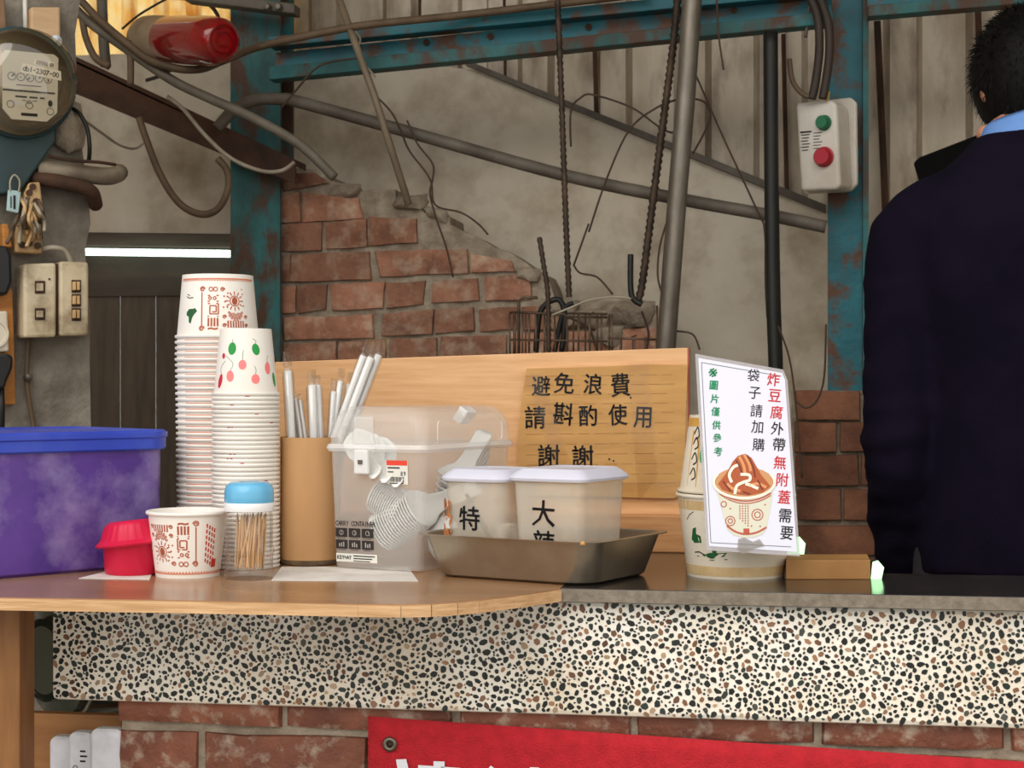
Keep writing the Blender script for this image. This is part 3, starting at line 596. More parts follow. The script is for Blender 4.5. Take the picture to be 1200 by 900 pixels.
on([(-40, 338), (15, 338), (19, 474), (-40, 476)], .025, .025, 'mounting_board', MC['orange_timber'], label='orange wooden mounting board at the left edge of the pillar', cat='board', bevel=.003)
t = thing('wall_socket', 'white wall socket on the orange board at the left edge', 'socket', PL(-5, 412, .026))
on([(-28, 366), (9, 364), (11, 412), (-28, 414)], .045, .019, 'socket_plate', mat('socket_white', L8(214, 204, 184), rough=.45), t, bevel=.004)
build(face_lathe([(.026, 0), (.026, .004), (.022, .004), (.022, .001), (0, .001)], -8, 391, .045), 'socket_ring', MC['socket_white'], t, world=True, smooth=40)
on([(-30, 286), (10, 288), (14, 300), (15, 330), (9, 346), (-30, 348)], .06, .035, 'black_breaker', M_black, label='black breaker at the left edge above the wall socket', cat='breaker', bevel=.006)
t = thing('black_plug', 'black plug with its cord below the wall socket', 'plug', PL(-5, 455, .026))
on([(-30, 416), (10, 414), (16, 418), (15, 432), (8, 448), (6, 456), (-30, 456)], .07, .04, 'plug_body', M_black, t, bevel=.006)
build(MB().tube([PL(1, 452, .05), PL(2, 480, .045), PL(1, 540, .045)], .006, 8), 'cord', M_black, t, world=True, smooth=True)
# ------------------------------------------------------------------ red beacon lamp
M_red = mat('red_glass', L8(160, 6, 24), L8(120, 3, 14), 6, .10, coat=.6, clear=.1, dirt=L8(84, 60, 46), dscale=24, damt=.4)
LB = HY(170, 46, 3.62)
axis = (HY(262, 48, 3.36)-LB).normalized()
t = thing('beacon_lamp', 'red glass beacon lamp lying sideways before the amber sheet', 'lamp', LB)
Q = Matrix.Translation(LB) @ axis.to_track_quat('Z', 'Y').to_matrix().to_4x4()
Lh = (HY(262, 48, 3.36)-LB).length; r_ = 30*3.5/FPX
build(MB().lathe([(0, -.0), (r_*.85, 0), (r_*.98, .02), (r_, .06), (r_*.96, Lh*.36)], 36, Q), 'lamp_base', mat('dusty_white_plastic', L8(170, 152, 124), L8(140, 120, 94), 9, .6, dirt=L8(90, 70, 50), dscale=12, damt=.6), t, world=True, smooth=40)
build(MB().lathe([(r_*.97, Lh*.34), (r_*.99, Lh*.5), (r_*.97, Lh*.85), (r_*.9, Lh*.95), (r_*.74, Lh*.99), (r_*.62, Lh*1.0), (r_*.58, Lh*.985), (r_*.5, Lh*.985), (r_*.46, Lh*1.0), (r_*.36, Lh*1.0), (r_*.32, Lh*.985), (r_*.22, Lh*.985), (r_*.18, Lh*1.0), (0, Lh*1.0)], 40, Q), 'red_lens', M_red, t, world=True, smooth=35)
tube_px('lamp_bracket', [(205, 78), (190, 88), (172, 94)], [3.5, 3.55, 3.6], 5, M_blackpipe, 'small dark bracket below the red beacon lamp', 'bracket')
# ------------------------------------------------------------------ light tube under the lintel
t = thing('tube_light', 'glowing greenish white tube light under the dark lintel', 'lamp', HY(186, 303, YP-.06))
build(MB().tube([HY(96, 295, YP-.05), HY(277, 297.5, YP-.05)], 4.3*YP/FPX, 12), 'tube', mat('lit_tube', (.80, 1, .90), emit=2.6), t, world=True, smooth=True)
build(MB().prism([HY(x, y, YP-.04) for x, y in ((96, 272), (276, 274), (276, 291), (96, 289))], (0, .03, 0)), 'housing', M_lintel, t, world=True, bevel=.003)
# ------------------------------------------------------------------ push-button box on the right column
M_pb = mat('white_enamel', L8(226, 220, 208), L8(210, 202, 188), 6, .35, dirt=L8(150, 130, 108), dscale=8, damt=.4)
YS = 3.76
AS = R_(-24); NS = Vector((math.sin(AS), -math.cos(AS), 0)); ES = Vector((math.cos(AS), math.sin(AS), 0)); PS = HY(932, 170, YS-.06)
def SB(px, py, off=0): return HP(px, py, PS+NS*off, NS)
t = thing('push_button_box', 'white push-button box with green and red buttons on teal column', 'switch box', SB(955, 226, -.06))
build(MB().prism([SB(x, y) for x, y in ((932, 122), (974, 117), (980, 122), (985, 218), (979, 222), (938, 224))], -NS*.07), 'case', M_pb, t, world=True, bevel=.008, seg=3)
build(MB().prism([SB(x, y, -.07) for x, y in ((934, 121), (996, 114), (1003, 120), (1004, 216), (996, 224), (942, 227))], -NS*.012), 'back_plate', M_pb, t, world=True, bevel=.004)
MS = Matrix(((ES.x, 0, NS.x, 0), (ES.y, 0, NS.y, 0), (0, 1, 0, 0), (0, 0, 0, 1)))
for (x, y, r, c, nm) in ((966, 144, 8, L8(20, 110, 70), 'green_button'), (966, 184, 10.5, L8(176, 24, 44), 'red_button')):
    r *= 3.7/FPX
    o = build(MB().lathe([(r*1.12, 0), (r*1.12, .003), (r, .004), (r, .014), (r*.85, .018), (0, .018)], 24, Matrix.Translation(SB(x, y)) @ MS), nm, mat(nm, c, rough=.35), t, world=True, smooth=40)
p = Print(); p.stroke([(-.026, .018), (.0, .018)], .0035)
for k in range(6): p.stroke([(-.024+.002*(k % 2), .012-.0065*k), (-.004-.002*(k % 3), .012-.0065*k)], .002); p.stroke([(.004, .014-.0065*k), (.024-.003*(k % 3), .014-.0065*k)], .0016)
c2 = SB(951, 164, .0008); put(p, lambda a, b_: c2+ES*a+UP*b_, 'label_print', M_ink, t)
build(MB().tube([SB(968, 118, -.03), SB(970, 107, -.03)], .006, 8), 'yellow_wire', mat('yellow_wire', L8(206, 170, 80), rough=.5), t, world=True)
# ================================================================== the counter
ZK = .88                                                     # worktop height
YT = 1.905; ZT0, ZT1 = .735, .864
xTL = HY(60, 770, YT).x; xTR = .75
M_cement = mat('white_cement', L8(250, 246, 236), L8(242, 232, 212), 9, .75, bump=.25, bscale=120, dirt=L8(190, 160, 118), dscale=5, damt=.6)
xBK = HY(955, 680, 2.1).x                                      # right of here the counter is shallower
t = thing('terrazzo_counter', 'long pebbled terrazzo counter slab on a brick base', 'counter', (-.2, 2.0, 0))
b = MB().prism([(xTL, YT, ZT1), (xTR, YT, ZT1), (xTR, 2.07, ZT1), (xBK, 2.07, ZT1), (xBK, 2.44, ZT1), (xTL, 2.44, ZT1)], (0, 0, ZT0-ZT1))
slab = build(b, 'slab', M_cement, t, world=True, bevel=.006)
# pebbles: thousands of small stones set in the cement, one joined part
random.seed(3)
peb = MB(); cols = []; cell = .009; grid = {}
def try_put(x, z, r):
    i, j = int(x/cell), int(z/cell)
    for a in (-1, 0, 1):
        for c in (-1, 0, 1):
            for (x2, z2, r2) in grid.get((i+a, j+c), ()):
                if (x-x2)**2+(z-z2)**2 < (r+r2)**2*.80: return False
    grid.setdefault((i, j), []).append((x, z, r)); return True
pal = [(L8(34, 40, 36), 34), (L8(28, 30, 28), 26), (L8(48, 58, 52), 12), (L8(72, 74, 66), 6), (L8(120, 84, 60), 6), (L8(150, 112, 84), 5), (L8(176, 150, 122), 4), (L8(92, 62, 46), 4)]
pw = [c[1] for c in pal]
def pebble(x, z, r, axis='f'):
    n_ = random.choice((5, 6, 7, 8)); a0 = random.uniform(0, 6.28); el = random.uniform(1.0, 1.75); th = random.uniform(0, 3.14)
    ring = []
    for k in range(n_):
        a = 2*math.pi*k/n_; rr = r*random.uniform(.72, 1.12); u, v_ = rr*math.cos(a)*el**.5, rr*math.sin(a)/el**.5
        ring.append((x+u*math.cos(th)-v_*math.sin(th), z+u*math.sin(th)+v_*math.cos(th)))
    h = random.uniform(.0004, .0010); o = len(peb.v)
    P3 = (lambda a, c, dd: Vector((a, YT-dd, c))) if axis == 'f' else (lambda a, c, dd: Vector((xTL-dd, a, c)))
    peb.v += [P3(a, c, -.001) for a, c in ring] + [P3(x+(a-x)*.86, z+(c-z)*.86, h) for a, c in ring]
    fs = [tuple(range(o+n_, o+2*n_))] + [(o+k, o+(k+1) % n_, o+n_+(k+1) % n_, o+n_+k) for k in range(n_)]
    peb.f += fs; cc = random.choices(pal, pw)[0][0]; s_ = random.uniform(.7, 1.25); cols.extend([tuple(min(1, q*s_) for q in cc)]*len(fs))
for rmin, rmax, tries in ((.0036, .0050, 3600), (.0027, .0036, 14000), (.0015, .0025, 26000)):
    for _ in range(tries):
        r = random.uniform(rmin, rmax); x = random.uniform(xTL+.004, .55); z = random.uniform(ZT0+.004, ZT1-.004)
        if try_put(x, z, r): pebble(x, z, r)
grid = {}
for _ in range(2500):
    r = random.uniform(.0022, .0042); x = random.uniform(YT+.006, 2.42); z = random.uniform(ZT0+.005, ZT1-.005)
    if try_put(x, z, r): pebble(x, z, r, 's')
po = build(peb, 'pebbles', mat('pebble_stone', (.1, .1, .1), rough=.35, attr='stone_colour'), t, world=True, kind='stuff')
ca = po.data.color_attributes.new('stone_colour', 'FLOAT_COLOR', 'CORNER'); li = 0
flat = []
for pi, pg in enumerate(po.data.polygons): flat += [(*cols[pi], 1)]*pg.loop_total
ca.data.foreach_set('color', [c for q in flat for c in q])
# brick base
YQ = 1.93; xQ0 = HY(143, 860, YQ).x
base = build(MB().box(((xQ0+xTR)/2, (YQ+2.06)/2, ZT0/2), (xTR-xQ0, 2.06-YQ, ZT0)), 'brick_base', M_mortar, t, world=True)
M_brick_c = mat('counter_brick', L8(142, 86, 62), L8(108, 62, 46), 14, .6, bump=.6, bscale=50, dirt=L8(186, 170, 150), dscale=42, damt=.8, rnd=.22, dlo=.52, dhi=.7)
k = 0; zj = .703; bh = .054; L_ = .205
for r in range(-1, 9):
    z0 = zj+.006-r*(bh+.014) if r >= 0 else zj+.006
    zt_b = (ZT0+.0 if r == -1 else zj-.006-r*(bh+.016)); zb_b = (zj+.006 if r == -1 else zt_b-bh)
    x = xQ0 - (.0 if r % 2 else .10)
    while x < xTR-.02:
        a, c = max(x, xQ0), min(x+L_, xTR)
        if c-a > .03:
            k += 1; build(brick_mesh([(a, zt_b), (c-.012, zt_b), (c-.012, zb_b), (a, zb_b)], YQ-.008-.004*random.random(), .04, k*3.3+40, .003), 'brick', M_brick_c, base, world=True, smooth=40)
        x += L_
# black stone worktop (right) and wooden worktop (left)
M_stone = mat('dark_stone_top', L8(50, 46, 42), L8(38, 35, 32), 30, .16, dirt=L8(96, 84, 70), dscale=40, damt=.35)
M_stone_e = mat('stone_edge', L8(140, 128, 112), L8(112, 102, 88), 90, .6, bump=.2, bscale=200)
xS = HY(655, 690, 1.887).x
t = thing('stone_worktop', 'thin dark stone worktop on the right half of the counter', 'worktop', (0, 1.9, ZK-.015))
build(MB().prism([(xS, 1.889, ZK), (xTR, 1.889, ZK), (xTR, 2.10, ZK), (xBK, 2.10, ZK), (xBK, 2.44, ZK), (xS, 2.44, ZK)], (0, 0, -.014)), 'top', M_stone, t, world=True, bevel=.001)
build(MB().prism([(xS, 1.887, ZK-.0008), (xTR, 1.887, ZK-.0008), (xTR, 1.887, ZK-.0145), (xS, 1.887, ZK-.0145)], (0, .002, 0)), 'front_edge', M_stone_e, t, world=True)
M_laminate = mat('brown_laminate', L8(168, 128, 92), L8(150, 112, 78), 4, .22, dirt=L8(124, 92, 66), dscale=9, damt=.4, stretch=(.4, 2, 1))
M_ply = mat('plywood_edge', L8(222, 182, 136), L8(190, 146, 100), 40, .7, stretch=(.3, 1, 6), bump=.2, bscale=90)
fr = [(HZ(x, y, ZK)) for x, y in ((-230, 696.5), (-100, 698.5), (0, 700), (200, 703.2), (330, 705.5), (420, 707.4), (470, 708), (505, 707.4), (535, 705.6), (560, 703.3), (600, 698.5), (640, 692.8), (656, 690.2))]
fr = [Vector((p.x, p.y, ZK)) for p in fr]
poly = fr + [Vector((xS-.001, 2.44, ZK)), Vector((fr[0].x, 2.44, ZK))]
t = thing('wooden_worktop', 'brown laminate worktop board with curved front on the left half', 'worktop', (-.8, 2.0, ZK-.014))
build(MB().prism([p-Vector((0, 0, .0)) for p in poly], (0, 0, -.0125)), 'board', M_laminate, t, world=True)
e = MB()
for i in range(len(fr)-1):
    a, c = fr[i], fr[i+1]; nn = (c-a).cross(UP).normalized()*.0025
    e.add([a+nn-UP*.0012, c+nn-UP*.0012, c+nn-UP*.0135, a+nn-UP*.0135, a-UP*.0012, c-UP*.0012, c-UP*.0135, a-UP*.0135], [(0, 3, 2, 1), (0, 1, 5, 4), (3, 7, 6, 2)])
build(e, 'front_edge', M_ply, t, world=True)
# red banner with a grommet
M_banner = mat('red_woven_banner', L8(200, 28, 42), L8(180, 20, 34), 60, .7, bump=.5, bscale=500)
YN = 1.909
t = thing('banner', 'red woven banner hung on the brick front below the terrazzo', 'banner', HY(800, 900, YN))
tl, tr = HY(431, 839.5, YN), HY(1230, 895, YN); xr_ = .6
tr = tl + (tr-tl)*((xr_-tl.x)/(tr.x-tl.x))
g = MB(); nx, nz_ = 60, 24; vs = []
for j in range(nz_+1):
    for i in range(nx+1):
        s_, u = i/nx, j/nz_; p0 = tl.lerp(tr, s_); zz = p0.z*(1-u)+.28*u
        vs.append(Vector((p0.x, YN+.0025*noise.noise(Vector((p0.x*12, zz*5, 0))), zz)))
g.add(vs, [(j*(nx+1)+i, (j+1)*(nx+1)+i, (j+1)*(nx+1)+i+1, j*(nx+1)+i+1) for j in range(nz_) for i in range(nx)])
o = build(g, 'cloth', M_banner, t, world=True, smooth=True); md = o.modifiers.new('solid', 'SOLIDIFY'); md.thickness = .0012
gp = HY(457, 872, YN-.002); MF = Matrix.Rotation(R_(90), 4, 'X')
build(MB().lathe([(.0035, 0), (.0085, 0), (.0088, .0015), (.006, .003), (.0035, .002)], 20, Matrix.Translation(gp) @ MF, close=True), 'grommet', mat('tarnished_brass', L8(120, 110, 96), rough=.35, metal=.8), t, world=True, smooth=True)
build(MB().lathe([(0.0, 0), (.0034, 0), (.0030, .002), (0, .003)], 12, Matrix.Translation(gp) @ MF), 'nail', M_rod, t, world=True, smooth=True)
p = Print()
def pxs(pr, pts): pr.poly([(x, y) for x, y in pts])
for pts in (((464, 890), (476, 889.5), (482, 915), (468, 915)), ((490, 896.5), (540, 900), (540, 906), (490, 903)), ((508, 892), (521, 892.5), (521, 930), (508, 930)), ((575, 897), (583, 903), (578, 910), (570, 904)), ((621, 899), (632, 899.5), (632, 930), (621, 930))): pxs(p, pts)
put(p, lambda a, b_: HY(a, b_, YN-.0035), 'lettering', mat('banner_white', L8(225, 225, 232), rough=.6), t)
# wooden stand at far left, with shelf
M_stand = mat('brown_timber', L8(150, 102, 56), L8(124, 82, 42), 7, .5, stretch=(8, 8, 1), dirt=L8(110, 72, 40), dscale=6, damt=.4)
t = thing('wooden_stand', 'brown wooden stand under the worktop at the left edge', 'stand', (-.85, 1.9, 0))
xa, xb = HY(-22, 800, 1.80).x, HY(23, 800, 1.80).x
for yy in (1.82, 2.30): build(MB().box(((xa+xb)/2, yy, (ZK-.0135)/2), (xb-xa, .04, ZK-.0135)), 'leg', M_stand, t, world=True, bevel=.002)
x2 = HY(143, 850, 2.0).x
zc1, zc0 = HY(80, 837, 2.0).z, .56
M_stand_h = mat('brown_timber_rail', L8(168, 116, 64), L8(146, 96, 50), 7, .45, stretch=(1, 8, 8))
xr0 = HY(6, 850, 2.0).x
build(MB().box(((xr0+x2)/2, 2.01, (zc1+zc0)/2), (x2-xr0, .018, zc1-zc0)), 'rail', M_stand_h, t, world=True, bevel=.002)
build(MB().box(((xb+x2)/2-.01, 1.93, .55), (x2-xb+.06, .24, .018)), 'shelf', M_stand_h, t, world=True, bevel=.002)
build(MB().box((x2+.0, 2.03, .28), (.03, .03, .55)), 'leg', M_stand, t, world=True)
# white plastic cases on the shelf
M_case = mat('white_case', L8(226, 226, 230), L8(212, 212, 220), 5, .35, dirt=L8(160, 158, 158), dscale=40, damt=.3)
for (x0, x1, yt, yy, lab, rot) in ((57, 84, 864, 1.965, 'leftmost white plastic case on the shelf under the worktop', .05), (79, 108, 859, 1.945, 'middle white plastic case with small black print under the worktop', .02), (105, 143, 855, 1.925, 'rightmost and largest white plastic case beside the brick base', 0)):
    a, c = HY(x0, 880, yy).x, HY(x1, 880, yy).x; zt_ = HY((x0+x1)/2, yt, yy).z; h = zt_-.559
    t = thing('plastic_case', lab, 'case', ((a+c)/2, yy+.012, .559), rot, group='white cases under the worktop')
    rg = []
    for dy, ins in ((-.011, .003), (-.008, 0), (.008, 0), (.011, .003)):
        rg.append([Vector((p.x*1, dy, p.y+h/2)) for p in rrect(c-a-2*ins, h-2*ins, .009)])
    build(MB().loft(rg), 'shell', M_case, t, smooth=40)
    build(MB().loft([[Vector((p.x, dy, p.y+h/2)) for p in rrect(c-a+.0014, h+.0014, .009)] for dy in (-.001, .001)]), 'seam', mat('case_seam', L8(150, 146, 130), rough=.5), t)
    if 'middle' in lab:
        p = Print()
        for q in range(3): p.stroke([(.000, .028-.006*q), (.007+.002*(q % 2), .028-.006*q)], .0022)
        p.ring(-.006, -.004+.012, .0026, .001, 10)
        c3 = Vector(((a+c)/2, yy+.0005, .559+h-.05)); put(p, lambda u, v_: c3+Vector((u, 0, v_)), 'case_print', M_ink, t)
# steel pot behind the stand
p0 = HY(70, 770, 2.10)
t = thing('steel_pot', 'dark steel pot with bright rim behind the left end of terrazzo', 'pot', (p0.x-.022, 2.14, .559+.0))
M_steel = mat('brushed_steel', L8(176, 172, 162), L8(150, 146, 136), 60, .28, .95, stretch=(.4, 1, 8))
zz = .559
Mx = Matrix.Translation(Vector((p0.x-.022, 2.16, .742))) @ Matrix.Rotation(R_(90), 4, 'X') @ Matrix.Rotation(R_(-35), 4, 'Y')
build(MB().lathe([(0, .03), (.045, .03), (.05, .022), (.055, .03), (.06, .022), (.078, .012), (.082, 0), (.083, -.08), (.078, -.1), (0, -.1)], 40, Mx), 'pot_body', mat('dark_steel', L8(92, 98, 90), rough=.14, metal=.9), t, world=True, smooth=35)
build(MB().lathe([(.083, .004), (.087, 0), (.083, -.004)], 40, Mx, close=True), 'rim', M_steel, t, world=True, smooth=True)
build(MB().box((p0.x-.012, 2.19, .61), (.05, .05, .104)), 'foot', M_black, t, world=True, bevel=.004)
# ================================================================== things on the counter
# ---- purple storage bin
M_bin = mat('purple_plastic', L8(112, 76, 172), L8(80, 52, 142), 7, .25, dirt=L8(190, 174, 222), dscale=11, damt=.6, transl=.2)
M_binlid = mat('blue_lid_plastic', L8(52, 78, 196), L8(44, 66, 180), 4, .3, dirt=L8(90, 110, 200), dscale=12, damt=.3)
ca_, sa_ = math.cos(R_(43.3)), math.sin(R_(43.3)); BLn, BWd = .37, .26
cX = -.421 - ca_*BLn/2 - sa_*BWd/2; cD = 2.149 - sa_*BLn/2 + ca_*BWd/2
t = thing('storage_bin', 'purple plastic storage bin with a blue lid at the left', 'storage bin', CF(cX, cD, ZK), R_(43.3)+YAW)
rg = [rrect(BLn-.016-k, BWd-.016-k, .03, 6, z) for z, k in ((.0, .008), (.004, 0))] + [rrect(BLn-.012, BWd-.012, .034, 6, .146)] + [rrect(BLn-.02, BWd-.02, .03, 6, .146), rrect(BLn-.036, BWd-.036, .026, 6, .006)]
build(MB().loft(rg), 'body', M_bin, t, smooth=40)
rg = [rrect(BLn-.004, BWd-.004, .036, 6, .146), rrect(BLn, BWd, .038, 6, .148), rrect(BLn, BWd, .038, 6, .160), rrect(BLn+.004, BWd+.004, .04, 6, .162), rrect(BLn+.004, BWd+.004, .04, 6, .168), rrect(BLn-.006, BWd-.006, .036, 6, .1705), rrect(BLn-.02, BWd-.02, .03, 6, .168)]
build(MB().loft(rg), 'lid', M_binlid, t, smooth=40)
# ---- white sheets of paper lying on the worktop
M_paper = mat('white_paper', L8(226, 222, 216), L8(212, 206, 198), 20, .7, dirt=L8(170, 130, 100), dscale=30, damt=.3)
def sheet(px, lab):
    P = [HZ(x, y, ZK+.0008) for x, y in px]; build(MB().prism(P, (0, 0, -.0006)), 'paper_sheet', M_paper, label=lab, cat='paper')
sheet(((92, 677.5), (175, 679), (180, 668), (130, 668)), 'white paper sheet under the red bowl')
sheet(((318, 680), (490, 681), (478, 664), (330, 664)), 'white paper sheet under the clear carry box')
# ---- red lidded bowl
M_bowl = mat('red_plastic', L8(226, 34, 76), L8(210, 22, 62), 5, .35, transl=.15)
cb = CF((155-600)/FPX*2.05, 2.05, ZK)
t = thing('lidded_bowl', 'red plastic bowl with a fluted red lid sitting askew', 'bowl', cb+Vector((0, 0, .001)), YAW)
build(MB().lathe([(0, 0), (.031, 0), (.0325, .003), (.0345, .036), (.036, .038), (.0335, .039), (.031, .005), (0, .004)], 48), 'body', M_bowl, t, smooth=40)
ld = MB(); nseg = 72; prof = [(.0440, .0, 0), (.0450, .002, 0), (.041, .0055, 0), (.0375, .008, 1), (.0310, .023, 1), (.0285, .0265, 0), (.025, .0285, 0), (.0235, .0275, 0), (0, .0275, 0)]
rings = []
for r, z, fl in prof:
    rings.append([Vector(((r+(.0012*math.sin(a*24+z*60) if fl else 0))*math.cos(a), (r+(.0012*math.sin(a*24+z*60) if fl else 0))*math.sin(a), z)) for a in [2*math.pi*k/nseg for k in range(nseg)]])
ld.loft(rings)
ld.xf(Matrix.Translation((.001, 0, .0345)) @ Matrix.Rotation(R_(-6), 4, 'Y') @ Matrix.Rotation(R_(-2), 4, 'X'))
build(ld, 'lid', M_bowl, t, smooth=45)
# ---- paper cups
M_cup = mat('white_paper_cup', L8(244, 240, 232), L8(236, 230, 220), 5, .45)
M_print = mat('terracotta_print', L8(216, 124, 88), rough=.6); M_print2 = mat('red_print', L8(200, 60, 46), rough=.6)
M_grn = mat('green_print', L8(34, 150, 66), rough=.5); M_grnd = mat('dark_green_print', L8(30, 90, 46), rough=.5)
M_coral = mat('coral_print', L8(246, 132, 130), rough=.5); M_crim = mat('crimson_print', L8(200, 44, 62), rough=.5)
def cup_mb(rt, rb, h):                                         # upright, open at the top, rolled rim
    w_ = .0005; rim = .0022; prof = [(0, .004), (rb-.001, .004), (rb-.001, 0), (rb, 0)]
    prof += [(rb+(rt-rb)*k/6, (h-.003)*k/6) for k in range(1, 7)]
    prof += [(rt+rim*1.0, h-.0042), (rt+rim*1.3, h-.0025), (rt+rim*1.0, h-.0006), (rt+.0002, h), (rt-w_, h-.002), (rb-w_, .006), (0, .006)]
    return MB().lathe(prof, 44)
FLIP = Matrix.Rotation(math.pi, 4, 'X')
def cone_surf(c, rt, rb, h, a0, flip=False, eps=.0004):
    """(arc metres from the middle of the print, height metres) on the outside of a cup standing at c, middle facing angle a0"""
    def f(a, z):
        tt = z/h; r = (rb+(rt-rb)*tt if not flip else rt+(rb-rt)*tt)+eps; th = a0+a/((rt+rb)/2)
        return Vector((c.x+r*math.cos(th), c.y+r*math.sin(th), c.z+z))
    return f
def folk_print(p, W, H, flip=1):
    """sun, fringes, spirals and bars of the folk pattern; x to the right, y up, within W x H around 0"""
    f = flip; yy = (lambda v_: v_) if f == 1 else (lambda v_: H-v_)
    lw = .0011
    def st(pts, w_=lw, sm=False): p.stroke([(a, yy(b_)) for a, b_ in pts], w_, sm)
    for cx in (.0, -.0, ):
        sx, sy = .022, H*.62
        p.disc(sx, yy(sy), .0040, .0052); p.ring(sx, yy(sy), .0064, .0009)
        for k in range(12): a = 2*math.pi*k/12; st([(sx+.0080*math.cos(a), sy+.0080*math.sin(a)), (sx+.0125*math.cos(a), sy+.0125*math.sin(a))], .0011)
        for k, (dx, dy) in enumerate(((-.014, .006), (-.009, .010), (-.013, -.001), (-.010, -.008), (-.015, -.008), (.012, .009), (.013, -.006))): p.disc(sx+dx, yy(sy+dy), .0011)
        for r in (.0025, .0045, .0065): p.ring(sx+.001, yy(H*.40), r, .0009, 12, 180 if f == 1 else 0, 360 if f == 1 else 180)
        for k in range(8): p.ring(sx+.001+.0088*math.cos(R_(180+k*25.7)), yy(H*.40+.0088*math.sin(R_(180+k*25.7))), .0012, .0008, 8)
        for k in range(7): st([(.0125+.0034*k, H*.12), (.0125+.0034*k, H*.25)], .0014)
        for cy in (.16, .32): p.spiral(.0080, yy(H*cy), .0026, .0009, 1.5)
        for cy in (.16, .32): p.spiral(.0375, yy(H*cy), .0026, .0009, 1.5)
        st([(.008, H*.84), (.034, H*.84)], .0012); p.spiral(.006, yy(H*.835), .003, .0009, 1.5)
        # middle column
        x = -.006
        st([(x-.007, H*.72), (x+.007, H*.72)], .0012); p.ring(x-.003, yy(H*.84), .0026, .0009, 12); p.ring(x+.003, yy(H*.84), .0026, .0009, 12)
        p.ring(x-.004, yy(H*.67), .0018, .001, 10); p.ring(x+.002, yy(H*.67), .0018, .001, 10); st([(x-.007, H*.61), (x+.007, H*.61)], .0012)
        p.spiral(x, yy(H*.47), .0066, .0012, 2, True)
        for k in range(4): st([(x-.0055+.0037*k, H*.14), (x-.0055+.0037*k, H*.30)], .0016)
        st([(x-.007, H*.33), (x+.007, H*.33)], .0010); st([(x-.006, H*.09), (x-.002, H*.105), (x+.002, H*.09), (x+.006, H*.105)], .0016, True)
        # spiral staff
        st([(-.020, H*.16), (-.021, H*.78)], .0011); p.spiral(-.0205, yy(H*.84), .0036, .001, 1.7); p.spiral(-.020, yy(H*.10), .0036, .001, 1.7)
def border(p, r, z, n=60, wz=.0009):
    L2 = math.pi*r
    p.stroke([(-L2+2*L2*k/n, z) for k in range(n+1)], .0014)
    for k in range(n): p.disc(-L2+2*L2*(k+.5)/n, z+.0017, .0013, .0009, 6)
ang = lambda c: math.atan2(-c.y, -c.x)                        # direction from a cup towards the camera
# front cup, upright, printed upside-down as in the photo
c = CF((220-600)/FPX*2.035, 2.035, ZK); RT_, RB_, H_ = .0465, .0375, .078
t = thing('paper_cup', 'white paper cup with terracotta folk print standing beside toothpick jar', 'paper cup', c)
build(cup_mb(RT_, RB_, H_), 'cup_body', M_cup, t, smooth=40)
sf = cone_surf(c, RT_, RB_, H_, ang(c)); p = Print(); q = Print(); Print.WS = 1.35; folk_print(q, .1, H_-.014, -1); Print.WS = 1.0; p.v = [(-a-.011, b_+.007) for a, b_ in q.v]; p.f = q.f; border(p, RB_, .0055)
put(p, sf, 'print', M_print, t)
p = Print()
for k in range(4):
    for j in range(7): p.stroke([(.022+.0036*k, .064-.0068*j-(.002*k)), (.022+.0036*k, .0595-.0068*j-(.002*k))], .002)
p.poly([(.031, .012), (.039, .012), (.039, .022), (.031, .022)])
put(p, sf, 'red_print', M_print2, t)
# two tall stacks of nested upside-down cups
def stack(cpx, d, rt, rb, h, y_top, y_first, pitch_px, lab_top, lab, grp, dec, lean=0):
    mb = cup_mb(rt, rb, h).xf(Matrix.Translation((0, 0, h)) @ FLIP)
    zrim = ZC-(y_first-450)/FPX*d; pit = pitch_px*d/FPX; n_ = int(round((zrim-ZK)/pit)); pit = (zrim-ZK)/n_
    c_ = CF((cpx-600)/FPX*d, d, ZK)
    top_ = thing('paper_cup', lab_top, 'paper cup', c_+Vector((lean*n_, 0, n_*pit)), group=grp)
    body = build(mb, 'cup_body', M_cup, top_, smooth=40); dec(top_, c_+Vector((lean*n_, 0, n_*pit)), rt, rb, h)
    rimprint = None
    for i in range(n_):
        o = bpy.data.objects.new('paper_cup', body.data); COL.objects.link(o); o.location = c_+Vector((lean*i+random.uniform(-.0004, .0004), random.uniform(-.0004, .0004), i*pit))
        o.rotation_euler = (0, 0, random.uniform(0, 6.28)); tag(o, lab, 'paper cup', grp); ROOT[o.name] = Matrix.Translation(o.location)
        p = Print(); hh = .0; zz0 = .0046
        if 'folk' in lab:
            r_ = rt-.0006+.0002; p.stroke([(-.045+.003*k, zz0) for k in range(31)], .0013)
        elif random.random() < .45:
            a = random.uniform(-.03, .03); p.stroke([(a, zz0), (a+random.uniform(.004, .008), zz0)], .0012)
        else: continue
        s2 = cone_surf(Vector(o.location), rt, rb, h, ang(c_)-.0, True); 
        mbp = p.mesh(s2); me = bpy.data.meshes.new('print'); I = (Matrix.Translation(o.location) @ Matrix.Rotation(o.rotation_euler[2], 4, 'Z')).inverted()
        me.from_pydata([tuple(I @ v_) for v_ in mbp.v], [], mbp.f); me.materials.append(M_print if 'folk' in lab else M_crim)
        po_ = bpy.data.objects.new('print', me); COL.objects.link(po_); po_.parent = o
